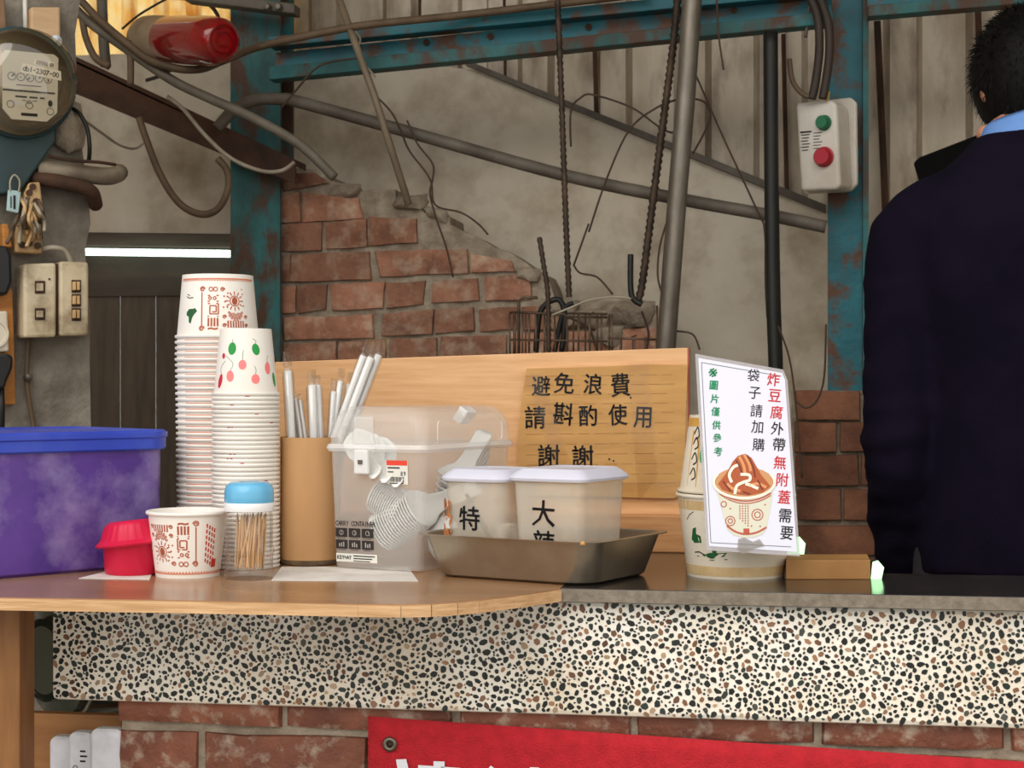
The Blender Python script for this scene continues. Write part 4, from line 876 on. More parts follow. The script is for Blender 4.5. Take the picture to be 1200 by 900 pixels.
def dec_folk(t, c_, rt, rb, h):
    sf = cone_surf(c_, rt, rb, h, ang(c_), True); p = Print(); q = Print(); Print.WS = 1.35; folk_print(q, .1, h-.014, 1); Print.WS = 1.0; p.v = [(a, b_+.005) for a, b_ in q.v]; p.f = q.f
    p.stroke([(-.06+.004*k, h-.0065) for k in range(31)], .0016)
    for k in range(34): p.disc(-.06+.0035*k, h-.0085, .0012, .0008, 6)
    put(p, sf, 'print', M_print, t)
    p = Print(); p.poly([(-.044, .033), (-.040, .037), (-.034, .037), (-.030, .038), (-.027, .034), (-.031, .030), (-.034, .026), (-.036, .018), (-.039, .020), (-.040, .027), (-.044, .029)])
    put(p, sf, 'green_print', M_grnd, t)
    p = Print(); p.stroke([(-.046, .053), (-.041, .051), (-.034, .0515)], .0012); p.stroke([(-.045, .056), (-.040, .054)], .001); put(p, sf, 'black_print', M_ink, t)
def dec_fruit(t, c_, rt, rb, h):
    sf = cone_surf(c_, rt, rb, h, ang(c_), True)
    for m, L_ in ((M_grn, ((-.018, .058, .0056, .0078, -.1), (.013, .057, .0050, .0072, .25), (.041, .020, .0034, .0090, .15))), (M_coral, ((-.004, .038, .0048, .0060, 0), (-.019, .024, .0048, .0070, .1), (.0115, .0205, .0050, .0060, 0), (.029, .034, .0044, .0076, 0))), (M_crim, ((-.034, .018, .0036, .0090, -.2), (-.031, .049, .0026, .0036, 0)))):
        for (x, y, a, b_, ro) in L_: p = Print(); p.disc(x, y, a, b_, 18, ro); put(p, sf, 'fruit_print', m, t)
    p = Print()
    for x, y, dx, dy in ((-.018, .066, .0005, .004), (.012, .064, -.003, .006), (-.004, .044, .001, .012), (.0115, .0265, -.001, .010), (-.019, .031, -.008, .018), (.029, .0416, .002, .008), (-.033, .027, .006, .016)):
        p.stroke([(x, y), (x-.3*dx+.0006, y+dy*.5), (x+dx, y+dy)], .0005, True)
    put(p, sf, 'stalk_print', M_grnd, t)
stack(258, 2.22, .0525, .0455, .082, 325, 397, 6.6, 'printed paper cup with a sun motif topping the taller stack', 'folk-printed paper cup nested upside down in the taller stack', 'cups in the taller stack', dec_folk, lean=-.00008)
stack(288, 2.13, .0395, .0318, .083, 385, 463.5, 5.2, 'paper cup with green and pink fruit print topping the nearer stack', 'plain-rimmed white paper cup nested upside down in the nearer stack', 'cups in the nearer stack', dec_fruit)
# ---- toothpick jar
cj = CF((292-600)/FPX*2.003, 2.003, ZK)
t = thing('toothpick_jar', 'clear toothpick jar with a sky blue cap', 'jar', cj, YAW)
M_clearp = mat('clear_plastic', (.97, .96, .95), rough=.05, glass=.035)
build(MB().lathe([(0, .0), (.028, 0), (.029, .003), (.029, .009), (.0278, .011), (.0278, .029), (.0292, .031), (.0292, .035), (.0275, .037), (.0278, .074), (.026, .079), (.026, .084), (.0245, .084), (.0245, .0795), (.0262, .073), (.026, .037), (.026, .012), (0, .010)], 40), 'jar_body', M_clearp, t, smooth=40)
build(MB().lathe([(.0245, .0795), (.0288, .0795), (.0292, .082), (.0292, .0885), (.0285, .0895), (.0245, .0895)], 40, close=True), 'white_band', mat('white_plastic', L8(240, 240, 240), rough=.3), t, smooth=40)
build(MB().lathe([(0, .0885), (.0285, .089), (.029, .091), (.0288, .102), (.027, .109), (.022, .1128), (.013, .1135), (.011, .1125), (0, .1125)], 40), 'cap', mat('sky_blue_plastic', L8(104, 182, 222), rough=.25, coat=.3), t, smooth=50)
M_pick = mat('bamboo', L8(232, 196, 146), L8(214, 170, 116), 30, .6, rnd=.12)
random.seed(21)
pm = None
for k in range(46):
    a = random.uniform(0, 6.28); r = .0225*math.sqrt(random.random()); tilt = random.gauss(.12, .16); az = random.gauss(0, .9)
    bx_, by_ = r*math.cos(a)*.8, r*math.sin(a)*.8; tx, ty = bx_+.062*math.sin(tilt)*math.cos(az), by_+.062*math.sin(tilt)*math.sin(az)
    m_ = math.hypot(tx, ty)
    if m_ > .0235: tx, ty = tx*.0235/m_, ty*.0235/m_
    A = Vector((cj.x+bx_, cj.y+by_, cj.z+.0115)); B = Vector((cj.x+tx, cj.y+ty, cj.z+.0115+.063+random.uniform(-.003, .002)))
    if pm is None:
        pm = MB().tube([(0, 0, 0), (0, 0, .004), (0, 0, .059), (0, 0, .065)], [.0003, .001, .001, .0003], 6)
        o = build(pm, 'toothpick', M_pick, smooth=True); PM = o.data
    else: o = bpy.data.objects.new('toothpick', PM); COL.objects.link(o)
    o.location = A; o.rotation_euler = (B-A).to_track_quat('Z', 'Y').to_euler()
    tag(o, 'pale bamboo toothpick standing in the blue-capped clear jar', 'toothpick', 'toothpicks in the jar')
# ---- kraft straw holder with wrapped straws
M_kraft = mat('kraft_card', L8(196, 152, 104), L8(180, 136, 90), 10, .7, stretch=(1, 1, .3))
DS = 2.16; ch = CF((364-600)/FPX*DS, DS, ZK); HH = ZC-(513-450)/FPX*(DS-.038)-ZK
t = thing('straw_holder', 'brown kraft card tube holding wrapped straws', 'straw holder', ch)
build(MB().lathe([(0, .004), (.0365, .004), (.0365, 0), (.038, 0), (.038, HH), (.0365, HH), (.0362, .006), (0, .006)], 40), 'tube', M_kraft, t, smooth=40)
build(MB().lathe([(.0382, .001), (.0388, .003), (.0388, .006), (.0382, .008)], 40, close=True), 'corrugated_base', mat('dark_kraft', L8(110, 86, 60), L8(70, 54, 40), 60, .9), t, smooth=True)
M_straw = mat('straw_white', L8(250, 249, 246), rough=.35, transl=.3); M_film = mat('clear_film', (.97, .97, .97), rough=.15, glass=.14)
def straw(px0, px1, y1, lab, wd=.0058, film=.014, dd=0.0, crinkle=True):
    wd *= 1.2
    A = HD(px0, 640, DS+dd*.3); B = HD(px1, y1, DS+dd); ax = (B-A).normalized(); Ls = (B-A).length
    t = thing('straw', lab, 'straw', A, group='wrapped straws in the kraft tube'); 
    build(MB().tube([A, A+ax*(Ls-film)], wd/2, 12), 'tube', M_straw, t, world=True, smooth=40)
    # flat transparent sleeve twisted at the end
    side = ax.cross(FW).normalized(); nrm = ax.cross(side)
    sl = MB(); rg = []
    for k, (l, w_, tw) in enumerate(((0, 1.5, 0), (Ls*.5, 1.5, 0), (Ls-film-.004, 1.45, 0), (Ls-film+.002, .85, .5), (Ls-film+.007, 1.6, .9), (Ls, 2.1, 1.2))):
        s2 = side*math.cos(tw)+nrm*math.sin(tw); n2 = nrm*math.cos(tw)-side*math.sin(tw); c_ = A+ax*l; hw = wd*w_/2; th = wd*.56 if k < 3 else .0008
        rg.append([c_+s2*hw*math.cos(q)+n2*th*math.sin(q) for q in [2*math.pi*j/10 for j in range(10)]])
    sl.loft(rg, caps=False); build(jitter(sl, .0011, 300, px0), 'film_sleeve', M_film, t, world=True, smooth=60)
straw(349, 336, 412, 'thick wrapped straw with a twisted film end, leftmost in kraft tube', .0085, .024, -.016)
for k, (a, c_, y) in enumerate(((372, 345, 461), (376, 351, 463), (368, 344, 470))): straw(a, c_, y, ('thin short straw right beside the thickest straw', 'thin straw leaning left among the short ones', 'shortest thin straw leaning furthest left')[k], .0042, .006, .004*k)
straw(372, 365, 434, 'wrapped straw with a curled film end near the middle', .0085, .018, -.012); straw(381, 371, 440, 'wrapped straw just right of the curled one', .0075, .012, -.004)
for k, (a, x, y) in enumerate(((380, 392, 444), (375, 401, 432), (384, 412, 436))): straw(a, x, y, ('faint straw, first of the three behind the carry box lid', 'faint straw, tallest of the three behind the carry box lid', 'faint straw, third behind the carry box lid')[k], .0068, .016, .014+.003*k)
for k, (a, x, y) in enumerate(((346, 434, 396), (350, 443, 398), (355, 452, 395))): straw(a, x, y, ('tall leaning straw, left of three in clear film', 'tall leaning straw, middle of three in clear film', 'tall leaning straw, right of three with a flared film end')[k], .0078, .024, (-.004, -.010, .002)[k])
# ---- clear carry box with disposable spoons
BX = R_(-27); bc, bs = math.cos(BX), math.sin(BX); BW_, BD_, BH_ = .138, .235, .1995
fr_ = Vector((-.106, 2.045)); cc = fr_-Vector((bc, bs))*BW_/2+Vector((-bs, bc))*BD_/2
c = CF(cc.x, cc.y, ZK+.0012)
M_pp = mat('cloudy_plastic', L8(236, 236, 232), rough=.16, clear=.69, coat=.6); M_pp2 = mat('cloudy_plastic_thick', L8(240, 240, 238), rough=.15, clear=.45, coat=.4)
t = thing('carry_box', 'clear plastic carry box with rounded lid full of white spoons', 'carry box', c, BX+YAW)
hb = .148
mb = MB().loft([rrect(BW_-.016, BD_-.016, .008, 4, .001), rrect(BW_-.012, BD_-.012, .010, 4, .004), rrect(BW_-.002, BD_-.002, .012, 4, hb)], caps=False)
mb.f.append(tuple(range(20)))
body = build(mb, 'body', M_pp, t, smooth=40)
build(MB().loft([rrect(BW_+.004, BD_+.004, .012, 4, hb-.004), rrect(BW_+.008, BD_+.008, .013, 4, hb), rrect(BW_+.004, BD_+.004, .012, 4, hb+.005)], caps=False), 'rim', M_pp2, t, smooth=40)
lid = build(MB().loft([rrect(BW_+.001, BD_+.001, .014, 6, hb+.003), rrect(BW_+.001, BD_+.001, .018, 6, hb+.026), rrect(BW_-.004, BD_-.004, .022, 6, hb+.037), rrect(BW_-.014, BD_-.014, .024, 6, hb+.045), rrect(BW_-.030, BD_-.030, .024, 6, BH_-.001), rrect(BW_-.06, BD_-.06, .02, 6, BH_)]), 'lid', M_pp, t, smooth=50)
for q in ((-.046, -.030, .004, .034), (.006, .056, .004, .034)): build(MB().loft([[Vector((p_.x+(q[0]+q[1])/2, dy, p_.y+hb+(q[2]+q[3])/2)) for p_ in rrect(q[1]-q[0], q[3]-q[2], .003, 2)] for dy in (-BD_/2-.0014, -BD_/2-.0002)], caps=False), 'embossed_panel', M_pp2, lid)
for q in ((-.085, .085),): build(MB().loft([[Vector((dx, p_.x+(q[0]+q[1])/2, p_.y+hb+.020)) for p_ in rrect(q[1]-q[0], .028, .006, 3)] for dx in (BW_/2+.0016, BW_/2+.0002)], caps=False), 'embossed_panel', M_pp2, lid)
build(MB().box((-.014, -BD_/2-.002, hb+.022), (.028, .002, .034)), 'latch_plate', M_pp, lid, bevel=.001)
build(MB().box((-.014, -BD_/2-.006, hb-.016), (.020, .007, .030)), 'latch', mat('latch_white', L8(236, 236, 234), rough=.3, clear=.15), t, bevel=.002)
build(MB().box((-.014, -BD_/2-.0102, hb-.016), (.006, .002, .005)), 'latch_hole', M_conduit, t)
build(MB().box((BW_/2-.008, .0, BH_-.012), (.014, .026, .020), ry=.6), 'lid_tab', M_pp2, lid, bevel=.002)
fs_ = lambda off: (lambda a, b_: ROOT[t.name] @ Vector((a, -BD_/2-off+.0066*(1-(b_)/hb), b_)))
x0 = -BW_/2+.010
p = Print()
for k, ch_ in enumerate('CARRY CONTAINER'):
    if ch_ != ' ': p.glyph(ch_, x0+.003+.0038*k, .0555, .0062, off=.012, sx=.75)
put(p, fs_(.0010), 'lettering', M_ink, t)
p = Print(); w2 = Print()
for j in range(2):
    for i in range(3):
        bx0, bz0 = x0+.001+.0188*i, .0385-.0145*j; p.poly([(bx0, bz0), (bx0+.0168, bz0), (bx0+.0168, bz0+.0112), (bx0, bz0+.0112)])
        p.stroke([(bx0+.002, bz0-.0014), (bx0+.014, bz0-.0014)], .0006)
        cx_, cz_ = bx0+.0084, bz0+.0056
        if j == 0: w2.ring(cx_, cz_, .0028, .0007, 10); w2.stroke([(cx_-.001+.002*i, cz_-.003), (cx_+.001, cz_+.003)], .0007)
        else:
            for k in range(3): w2.stroke([(cx_-.003+.003*k, cz_-.003), (cx_-.003+.003*k, cz_+.001+.001*((k+i) % 3))], .0016)
put(p, fs_(.0010), 'pictogram_tiles', mat('tile_black', L8(44, 38, 36), rough=.5), t); put(w2, fs_(.0013), 'pictograms', mat('picto_grey', L8(170, 165, 160), rough=.5), t)
p = Print(); p.poly([(x0+.001, .008), (x0+.060, .008), (x0+.060, .0185), (x0+.001, .0185)]); put(p, fs_(.0010), 'maker_sticker', MC['white_sticker'], t)
p = Print()
for k, ch_ in enumerate('KEYWAY'): p.glyph(ch_, x0+.0045+.0034*k, .0135, .0048, off=.03, sx=.85)
for k in range(2): p.stroke([(x0+.026, .0158-.0032*k), (x0+.057-.004*k, .0158-.0032*k)], .0013)
p.stroke([(x0+.026, .0094), (x0+.050, .0094)], .001); put(p, fs_(.0014), 'maker_print', M_ink, t)
p = Print(); p.poly([(x0+.076, .1055), (x0+.106, .1055), (x0+.106, .1345), (x0+.076, .1345)]); put(p, fs_(.0010), 'price_sticker', MC['white_sticker'], t)
p = Print(); p.poly([(x0+.0765, .1285), (x0+.1055, .1285), (x0+.1055, .1345), (x0+.0765, .1345)]); put(p, fs_(.0013), 'price_header', mat('sticker_red', L8(228, 70, 50), rough=.5), t)
p = Print(); p.stroke([(x0+.078, .1255), (x0+.095, .1255)], .0016); p.stroke([(x0+.078, .1205), (x0+.086, .1205)], .0012)
for k, ch_ in enumerate('89'): p.glyph(ch_, x0+.0975+.0042*k, .1185, .0056, off=.01, sx=.8)
for k in range(13): p.stroke([(x0+.082+.0015*k+.0004*(k % 3), .1085), (x0+.082+.0015*k+.0004*(k % 3), .1145)], .0007+.0004*(k % 2))
p.stroke([(x0+.080, .1068), (x0+.100, .1068)], .0011); put(p, fs_(.0014), 'price_print', M_ink, t)
BOXM = ROOT[t.name].copy()
# nested disposable spoons inside
M_spoon = mat('white_spoon', L8(250, 249, 245), rough=.35, transl=.1)
def spoon_mb():
    """soup spoon lying along +x: bowl at the origin, upswept handle"""
    rg = []
    for (x, w_, z, dep) in ((-.026, .004, .008, 0), (-.024, .014, .008, .002), (-.014, .021, .007, .008), (0, .023, .006, .011), (.013, .020, .008, .008), (.021, .013, .012, .004), (.030, .010, .020, .003), (.050, .010, .034, .003), (.066, .011, .043, .0025), (.072, .006, .046, .001)):
        ring = []
        for k in range(9):
            u = -1+2*k/8; ring.append(Vector((x, w_*u, z-dep*(1-u*u))))
        for k in range(8, -1, -1):
            u = -1+2*k/8; ring.append(Vector((x, w_*u*.93, z-dep*(1-u*u)*.88+.0009)))
        rg.append(ring)
    return MB().loft(rg)
SPM = None
def spoons(n_, org, dirv, step, rot, lab, sc_=1.0, zdir=None):
    global SPM
    for k in range(n_):
        if SPM is None: o = build(spoon_mb(), 'plastic_spoon', M_spoon, smooth=True); SPM = o.data; ORG = None
        else: o = bpy.data.objects.new('plastic_spoon', SPM); COL.objects.link(o)
        if zdir:                                             # bowls stacked along zdir, handles pointing to the back
            z_ = Vector(zdir).normalized(); y_ = Vector((-z_.z, 0, z_.x)).normalized(); rotm = Matrix((y_.cross(z_), y_, z_)).transposed()
            o.rotation_euler = (BOXM.to_3x3() @ rotm).to_euler(); o.location = BOXM @ (Vector(org)+Vector(dirv)*step*k); o.scale = (sc_,)*3; tag(o, lab, 'spoon', 'disposable spoons in the carry box'); continue
        Rm = (BOXM.to_3x3() @ __import__('mathutils').Euler(rot).to_matrix())
        o.rotation_euler = Rm.to_euler(); o.location = BOXM @ (Vector(org)+Vector(dirv)*step*k); o.scale = (sc_,)*3
        tag(o, lab, 'spoon', 'disposable spoons in the carry box')
spoons(13, (-.028, -.054, .094), (.80, .0, -.45), .0036, None, 'white plastic spoon in the nested bundle leaning under the sticker', 1.0, (.85, 0, -.4))
spoons(16, (-.022, -.048, .036), (.80, .0, .50), .0042, None, 'white plastic spoon in the ribbed bundle at the box centre', 1.15, (.80, 0, .5))
spoons(6, (.026, -.052, .022), (.1, .6, .5), .0060, (R_(70), R_(0), R_(150)), 'white plastic spoon lying at the bottom right of the box', 1.1)
spoons(3, (-.030, -.070, .132), (1, 0, -.30), .016, (R_(70), R_(40), R_(-10)), 'loose white plastic spoon at the top left of the box', .9)
spoons(9, (.030, .03, .040), (.1, .1, 1), .0080, (R_(20), R_(-10), R_(100)), 'white plastic spoon in the bundle behind the lidded containers', 1.1)
# ---- steel tray
TA = R_(-31); fd = Vector((math.cos(TA), math.sin(TA))); sdv = Vector((-fd.y, fd.x)); TW, TD, TH = .252, .200, .0505
FRc = Vector((.094, 1.888)); ctr = FRc-fd*TW/2+sdv*TD/2
t = thing('steel_tray', 'deep stainless steel tray set at an angle holding two tubs', 'tray', CF(ctr.x, ctr.y, ZK+.0005), TA+YAW)
rg = [rrect(TW-.05, TD-.05, .026, 8, .0), rrect(TW-.040, TD-.040, .030, 8, .003), rrect(TW-.016, TD-.016, .026, 8, TH-.002), rrect(TW, TD, .030, 8, TH-.001), rrect(TW+.001, TD+.001, .030, 8, TH+.0004), rrect(TW-.016, TD-.016, .0258, 8, TH), rrect(TW-.0185, TD-.0185, .0255, 8, TH-.002), rrect(TW-.042, TD-.042, .029, 8, .004), rrect(TW-.052, TD-.052, .025, 8, .0018)]
build(MB().loft(rg), 'tray_body', mat('tray_steel', L8(176, 164, 146), L8(164, 152, 134), 30, .30, .9), t, smooth=35)
build(MB().lathe([(0, 0), (.004, .001), (.003, .004), (0, .005)], 8, Matrix.Translation((TW/2-.02, -TD/2+.004, TH-.003))), 'crumb', mat('crumb_tan', L8(200, 150, 90), rough=.7), t, smooth=True)
TM = ROOT[t.name].copy()
# ---- lidded tubs
M_tub = mat('milky_tub', L8(240, 234, 220), L8(236, 224, 202), 6, .2, clear=.55, dirt=L8(214, 150, 90), dscale=12, damt=.3, coat=.3)
M_lid = mat('pale_lid', L8(222, 222, 236), L8(214, 214, 230), 5, .35, clear=.12)
M_marker = mat('marker_black', L8(18, 16, 18), rough=.5)
def tub(lx, ly, w_, d_, h, lab, chars, extra=None, rz=0.0, rad=.012):
    loc = TM @ Vector((lx, ly, .0022)); t = thing('lidded_tub', lab, 'tub', loc, TA+YAW+rz, group='tubs in the steel tray')
    hb = h-.016
    rg = [rrect(w_-.014, d_-.014, rad, 6, 0), rrect(w_-.010, d_-.010, rad, 6, .003), rrect(w_, d_, rad, 6, hb), rrect(w_+.006, d_+.006, rad+.002, 6, hb+.001), rrect(w_+.006, d_+.006, rad+.002, 6, hb+.004)]
    mb = MB().loft(rg, caps=False); mb.f.append(tuple(range(28))); build(mb, 'tub_body', M_tub, t, smooth=40)
    rg = [rrect(w_+.010, d_+.010, rad+.003, 6, hb+.002), rrect(w_+.012, d_+.012, rad+.004, 6, hb+.005), rrect(w_+.008, d_+.008, rad+.003, 6, hb+.008), rrect(w_-.004, d_-.004, rad, 6, hb+.013), rrect(w_-.012, d_-.012, rad, 6, h), rrect(w_-.020, d_-.020, rad, 6, h-.0015)]
    build(MB().loft(rg), 'lid', M_lid, t, smooth=40)
    T = ROOT[t.name].copy(); sf = lambda a, b_: T @ Vector((a, -d_/2-.0008+.005*(1-b_/hb), b_))
    p = Print()
    for ch_, a, b_, s_ in chars: [p.glyph(ch_, a+.0005*j, b_+.0004*j, s_, -.03, 0) for j in (-1, 0, 1)]
    put(p, sf, 'lettering', M_marker, t)
    # sauce inside
    build(MB().loft([rrect(w_-.018, d_-.018, rad, 6, .004), rrect(w_-.010, d_-.010, rad, 6, .034)]), 'contents', extra[0], t, smooth=40)
    return t, T, sf
chili = mat('chili_sauce', L8(190, 92, 40), L8(150, 60, 26), 12, .5); spice = mat('pale_spice', L8(226, 184, 130), L8(206, 160, 104), 14, .7)
tA, T_A, sA = tub(-.064, -.012, .088, .094, .124, 'lidded tub with a handwritten single character and orange sauce stains', [('特', -.004, .066, .028)], (chili,), 0, .020)
tB, T_B, sB = tub(.038, -.004, .094, .112, .127, 'larger lidded tub with two handwritten characters nearest the sign', [('大', -.004, .076, .030), ('辣', -.004, .042, .028)], (spice,))
random.seed(5); p = Print()
for k in range(26):
    x, z = random.uniform(-.040, -.030), random.uniform(.035, .085); p.disc(x, z, random.uniform(.0008, .002), random.uniform(.002, .008), 8)
put(p, sA, 'sauce_stain', mat('sauce_brown', L8(178, 112, 66), rough=.4), tA)
t = thing('serving_spoon', 'dark metal spoon slanting inside the stained tub', 'spoon', T_A @ Vector((.02, -.02, .036)))
build(MB().tube([T_A @ Vector(q) for q in ((.022, -.034, .036), (-.014, -.037, .094))], [.0034, .0024], 8), 'handle', mat('spoon_steel', L8(120, 116, 112), rough=.4, metal=.6), t, world=True, smooth=True)
build(MB().lathe([(0, -.003), (.009, -.002), (.012, .001), (0, .0)], 16, Matrix.Translation(T_A @ Vector((.026, -.031, .036)))), 'spoon_bowl', MC['spoon_steel'], t, world=True, smooth=True)
# ---- oak back board with the handwritten cardboard sign
YO = 2.34
t = thing('oak_board', 'oak veneer board standing upright behind the counter things', 'board', (HY(570, 500, YO).x, YO, ZK))
A, B = HY(322, 424.3, YO), HY(806, 407.5, YO)
build(MB().prism([A, B, Vector((B.x, YO, ZK)), Vector((A.x, YO, ZK))], (0, .016, 0)), 'panel', M_oak, t, world=True, bevel=.001)
build(MB().prism([B+Vector((.0002, 0, 0)), B+Vector((.0022, 0, 0)), Vector((B.x+.0022, YO, ZK)), Vector((B.x+.0002, YO, ZK))], (0, .016, 0)), 'edge_band', mat('red_brown_edge', L8(160, 84, 60), rough=.5), t, world=True)
zb_ = HY(760, 604, YO-.03).z
build(MB().prism([Vector((A.x, YO-.03, zb_)), Vector((B.x, YO-.03, zb_)), Vector((B.x, YO-.03, ZK)), Vector((A.x, YO-.03, ZK))], (0, .03, 0)), 'base_rail', mat('oak_rail', L8(190, 140, 92), L8(172, 120, 74), 10, .75, stretch=(1, 8, 14)), t, world=True, bevel=.002)
YG = YO-.007
M_card = mat('brown_cardboard', L8(200, 154, 92), L8(184, 138, 78), 8, .65, stretch=(1, 1, 6), dirt=L8(164, 118, 64), dscale=5, damt=.5)
M_card_d = mat('cardboard_line', L8(160, 116, 66), rough=.8)
cpts = [(617, 432), (700, 430), (760, 427), (806, 428), (804, 480), (803, 530), (800, 575), (790, 584), (740, 583), (607, 580), (606, 520), (611, 470)]
t = thing('cardboard_sign', 'brown cardboard sign with handwritten characters taped to the oak board', 'sign', HY(705, 585, YG))
build(MB().prism([HY(x, y, YG) for x, y in cpts], (0, .006, 0)), 'card', M_card, t, world=True)
p = Print()
for y in (441, 452, 463, 474, 485, 497, 509, 521, 533, 545, 557, 568):
    x = 616
    while x < 780:
        w_ = random.uniform(10, 26); p.stroke([(x, y-(x-616)*.012), (min(x+w_, 790), y-(x+w_-616)*.012)], .5); x += w_+random.uniform(2, 7)
put(p, lambda a, b_: HY(a, b_, YG-.0004), 'flute_lines', M_card_d, t)
random.seed(9); lines = [('避', 634, 452, 24), ('免', 661, 449, 24), ('浪', 695, 450, 24), ('費', 727, 451, 27), ('請', 627, 489, 26), ('斟', 660, 485, 26), ('酌', 689, 487, 24), ('使', 724, 486, 25), ('用', 753, 489, 24), ('謝', 643, 534, 26), ('謝', 683, 535, 26)]
for ch_, x, y, s_ in lines:
    p = Print(); ro_, sx_ = random.uniform(-.08, .08), random.uniform(.82, .98); [p.glyph(ch_, .36*j, .26*j, s_, ro_, 0, sx_) for j in (-1, 0, 1)]; x_, y_ = x, y
    put(p, lambda a, b_: HY(x_+a, y_-b_, YG-.0009), 'lettering', M_marker, t)
p = Print(); p.disc(739, 466, 1.2); p.disc(714, 538, 1.2); p.disc(719, 540, 1.0); put(p, lambda a, b_: HY(a, b_, YG-.0009), 'lettering', M_marker, t)
M_tape = mat('clear_tape', (.96, .93, .86), rough=.12, glass=.04)
for pts in (((735, 425), (760, 424), (770, 560), (748, 588)), ((615, 440), (632, 436), (668, 540), (652, 548)), ((640, 572), (806, 562), (806, 590), (640, 590))):
    g = MB(); nx, ny = 4, 14; vs = []
    for j in range(ny+1):
        for i in range(nx+1):
            a = [pts[0][k]*(1-i/nx)+pts[1][k]*i/nx for k in (0, 1)]; c_ = [pts[3][k]*(1-i/nx)+pts[2][k]*i/nx for k in (0, 1)]
            vs.append(HY(a[0]*(1-j/ny)+c_[0]*j/ny, a[1]*(1-j/ny)+c_[1]*j/ny, YG-.0016-.0012*abs(noise.noise(Vector((i*1.7, j*.6, pts[0][0]))))))
    g.add(vs, [(j*(nx+1)+i, (j+1)*(nx+1)+i, (j+1)*(nx+1)+i+1, j*(nx+1)+i+1) for j in range(ny) for i in range(nx)]); build(g, 'tape', M_tape, t, world=True, smooth=True)
# ---- paper bucket pair carrying the laminated sign
M_bucket = mat('cream_paper', L8(232, 222, 204), L8(220, 208, 186), 6, .5, dirt=L8(196, 168, 128), dscale=14, damt=.35)
M_band = mat('tan_band_print', L8(214, 186, 140), L8(200, 168, 118), 60, .6)
cu = CF((862-600)/FPX*2.042, 2.042, ZK)
t = thing('paper_bucket', 'cream paper bucket standing under the laminated sign', 'paper cup', cu)
R1, R0, H1 = .069, .0575, .0985
build(cup_mb(R1, R0, H1), 'cup_body', M_bucket, t, smooth=40)
sf = cone_surf(cu, R1, R0, H1, ang(cu))
p = Print(); p.stroke([(-.16+.008*k, .009) for k in range(41)], .011); p.stroke([(-.19+.008*k, H1-.013) for k in range(48)], .011); put(p, sf, 'band_print', M_band, t)
p = Print(); p.poly([(-.060, .045), (-.056, .058), (-.050, .060), (-.051, .052), (-.044, .050), (-.043, .042), (-.055, .041)]); p.poly([(-.044, .027), (-.030, .024), (-.014, .027), (-.010, .032), (-.020, .031), (-.032, .031)]); p.disc(-.026, .033, .003, .005); put(p, sf, 'green_print', M_grnd, t)
p = Print(); p.stroke([(-.056, .030), (-.048, .031), (-.040, .028)], .0014); put(p, sf, 'print', M_ink, t); p = Print(); p.stroke([(-.052, .026), (-.03, .022), (-.01, .024)], .001); put(p, sf, 'print', M_ink, t); p = Print(); p.stroke([(-.066, .068), (-.060, .074), (-.052, .078)], .001); put(p, sf, 'print', M_ink, t)
c4 = cu+Vector((0, 0, H1-.008)); t = thing('paper_bucket', 'upside-down paper bucket standing on top, behind the laminated sign', 'paper cup', c4+Vector((0, 0, .0085)))
H2 = ZC-(487-450)/FPX*2.0-(ZK+H1+.0005); R2, R3 = .0665, .0545
build(cup_mb(R2, R3, H2).xf(Matrix.Translation((0, 0, H2)) @ FLIP), 'cup_body', M_bucket, t, smooth=40)
c5 = cu+Vector((0, 0, H1+.0005)); sf = cone_surf(c5, R2, R3, H2, ang(c5), True)
p = Print(); p.stroke([(-.16+.008*k, H2-.008) for k in range(41)], .010); p.poly([(-.064, .008), (-.047, .008), (-.047, H2-.018), (-.064, H2-.018)]); put(p, sf, 'band_print', mat('amber_print', L8(218, 168, 84), L8(200, 150, 70), 30, .6), t)
p = Print()
for k, y in enumerate((.022, .040, .058, .070)): p.stroke([(-.060, y), (-.054, y+.008), (-.050, y-.002), (-.056, y-.006)], .0018, True)
put(p, sf, 'print', M_ink, t); p = Print(); p.disc(-.042, .046, .004, .010); p.disc(-.038, .050, .004, .004); put(p, sf, 'green_print', M_grn, t)
# laminated sign
q4 = [HD(816, 416, 1.972), HD(921, 435, 1.968), HD(936, 650, 1.936), HD(829, 643, 1.940)]
q4[2] = HP(936, 650, q4[0], (q4[1]-q4[0]).cross(q4[3]-q4[0]).normalized())
def SG(u, v_, off=0.0):
    pt = (q4[0]*(1-u)+q4[1]*u)*(1-v_)+(q4[3]*(1-u)+q4[2]*u)*v_; return pt+SN*off
SN = (q4[1]-q4[0]).cross(q4[3]-q4[0]).normalized(); SN = SN if SN.dot(FW) < 0 else -SN
t = thing('laminated_sign', 'white laminated sign with red and black characters and bowl picture', 'sign', (q4[2]+q4[3])/2)
M_sign = mat('sign_white', L8(226, 226, 240), rough=.25, coat=.3); M_lam = mat('laminate_film', L8(196, 192, 196), rough=.15, clear=.45, coat=.4)
build(MB().prism([SG(-.012, -.006, .0), SG(.97, -.006), SG(1.012, .05), SG(1.012, 1.008), SG(-.012, 1.008)], -SN*.0010), 'laminate', M_lam, t, world=True)
build(MB().prism([SG(.02, .014, .0003), SG(.955, .014, .0003), SG(.982, .05, .0003), SG(.982, .986, .0003), SG(.02, .986, .0003)], -SN*.0002), 'sheet', M_sign, t, world=True)
def inv(px, py):                                              # pixel -> (u,v) on the sign
    u = v_ = .5
    for _ in range(12):
        x_t = (816*(1-u)+921*u)*(1-v_)+(829*(1-u)+936*u)*v_; y_t = (416*(1-u)+435*u)*(1-v_)+(643*(1-u)+650*u)*v_
        u += (px-x_t)/107; v_ += (py-y_t)/221
    return u, v_
def SPX(off): return lambda a, b_: SG(*inv(a, b_), off)
p = Print()
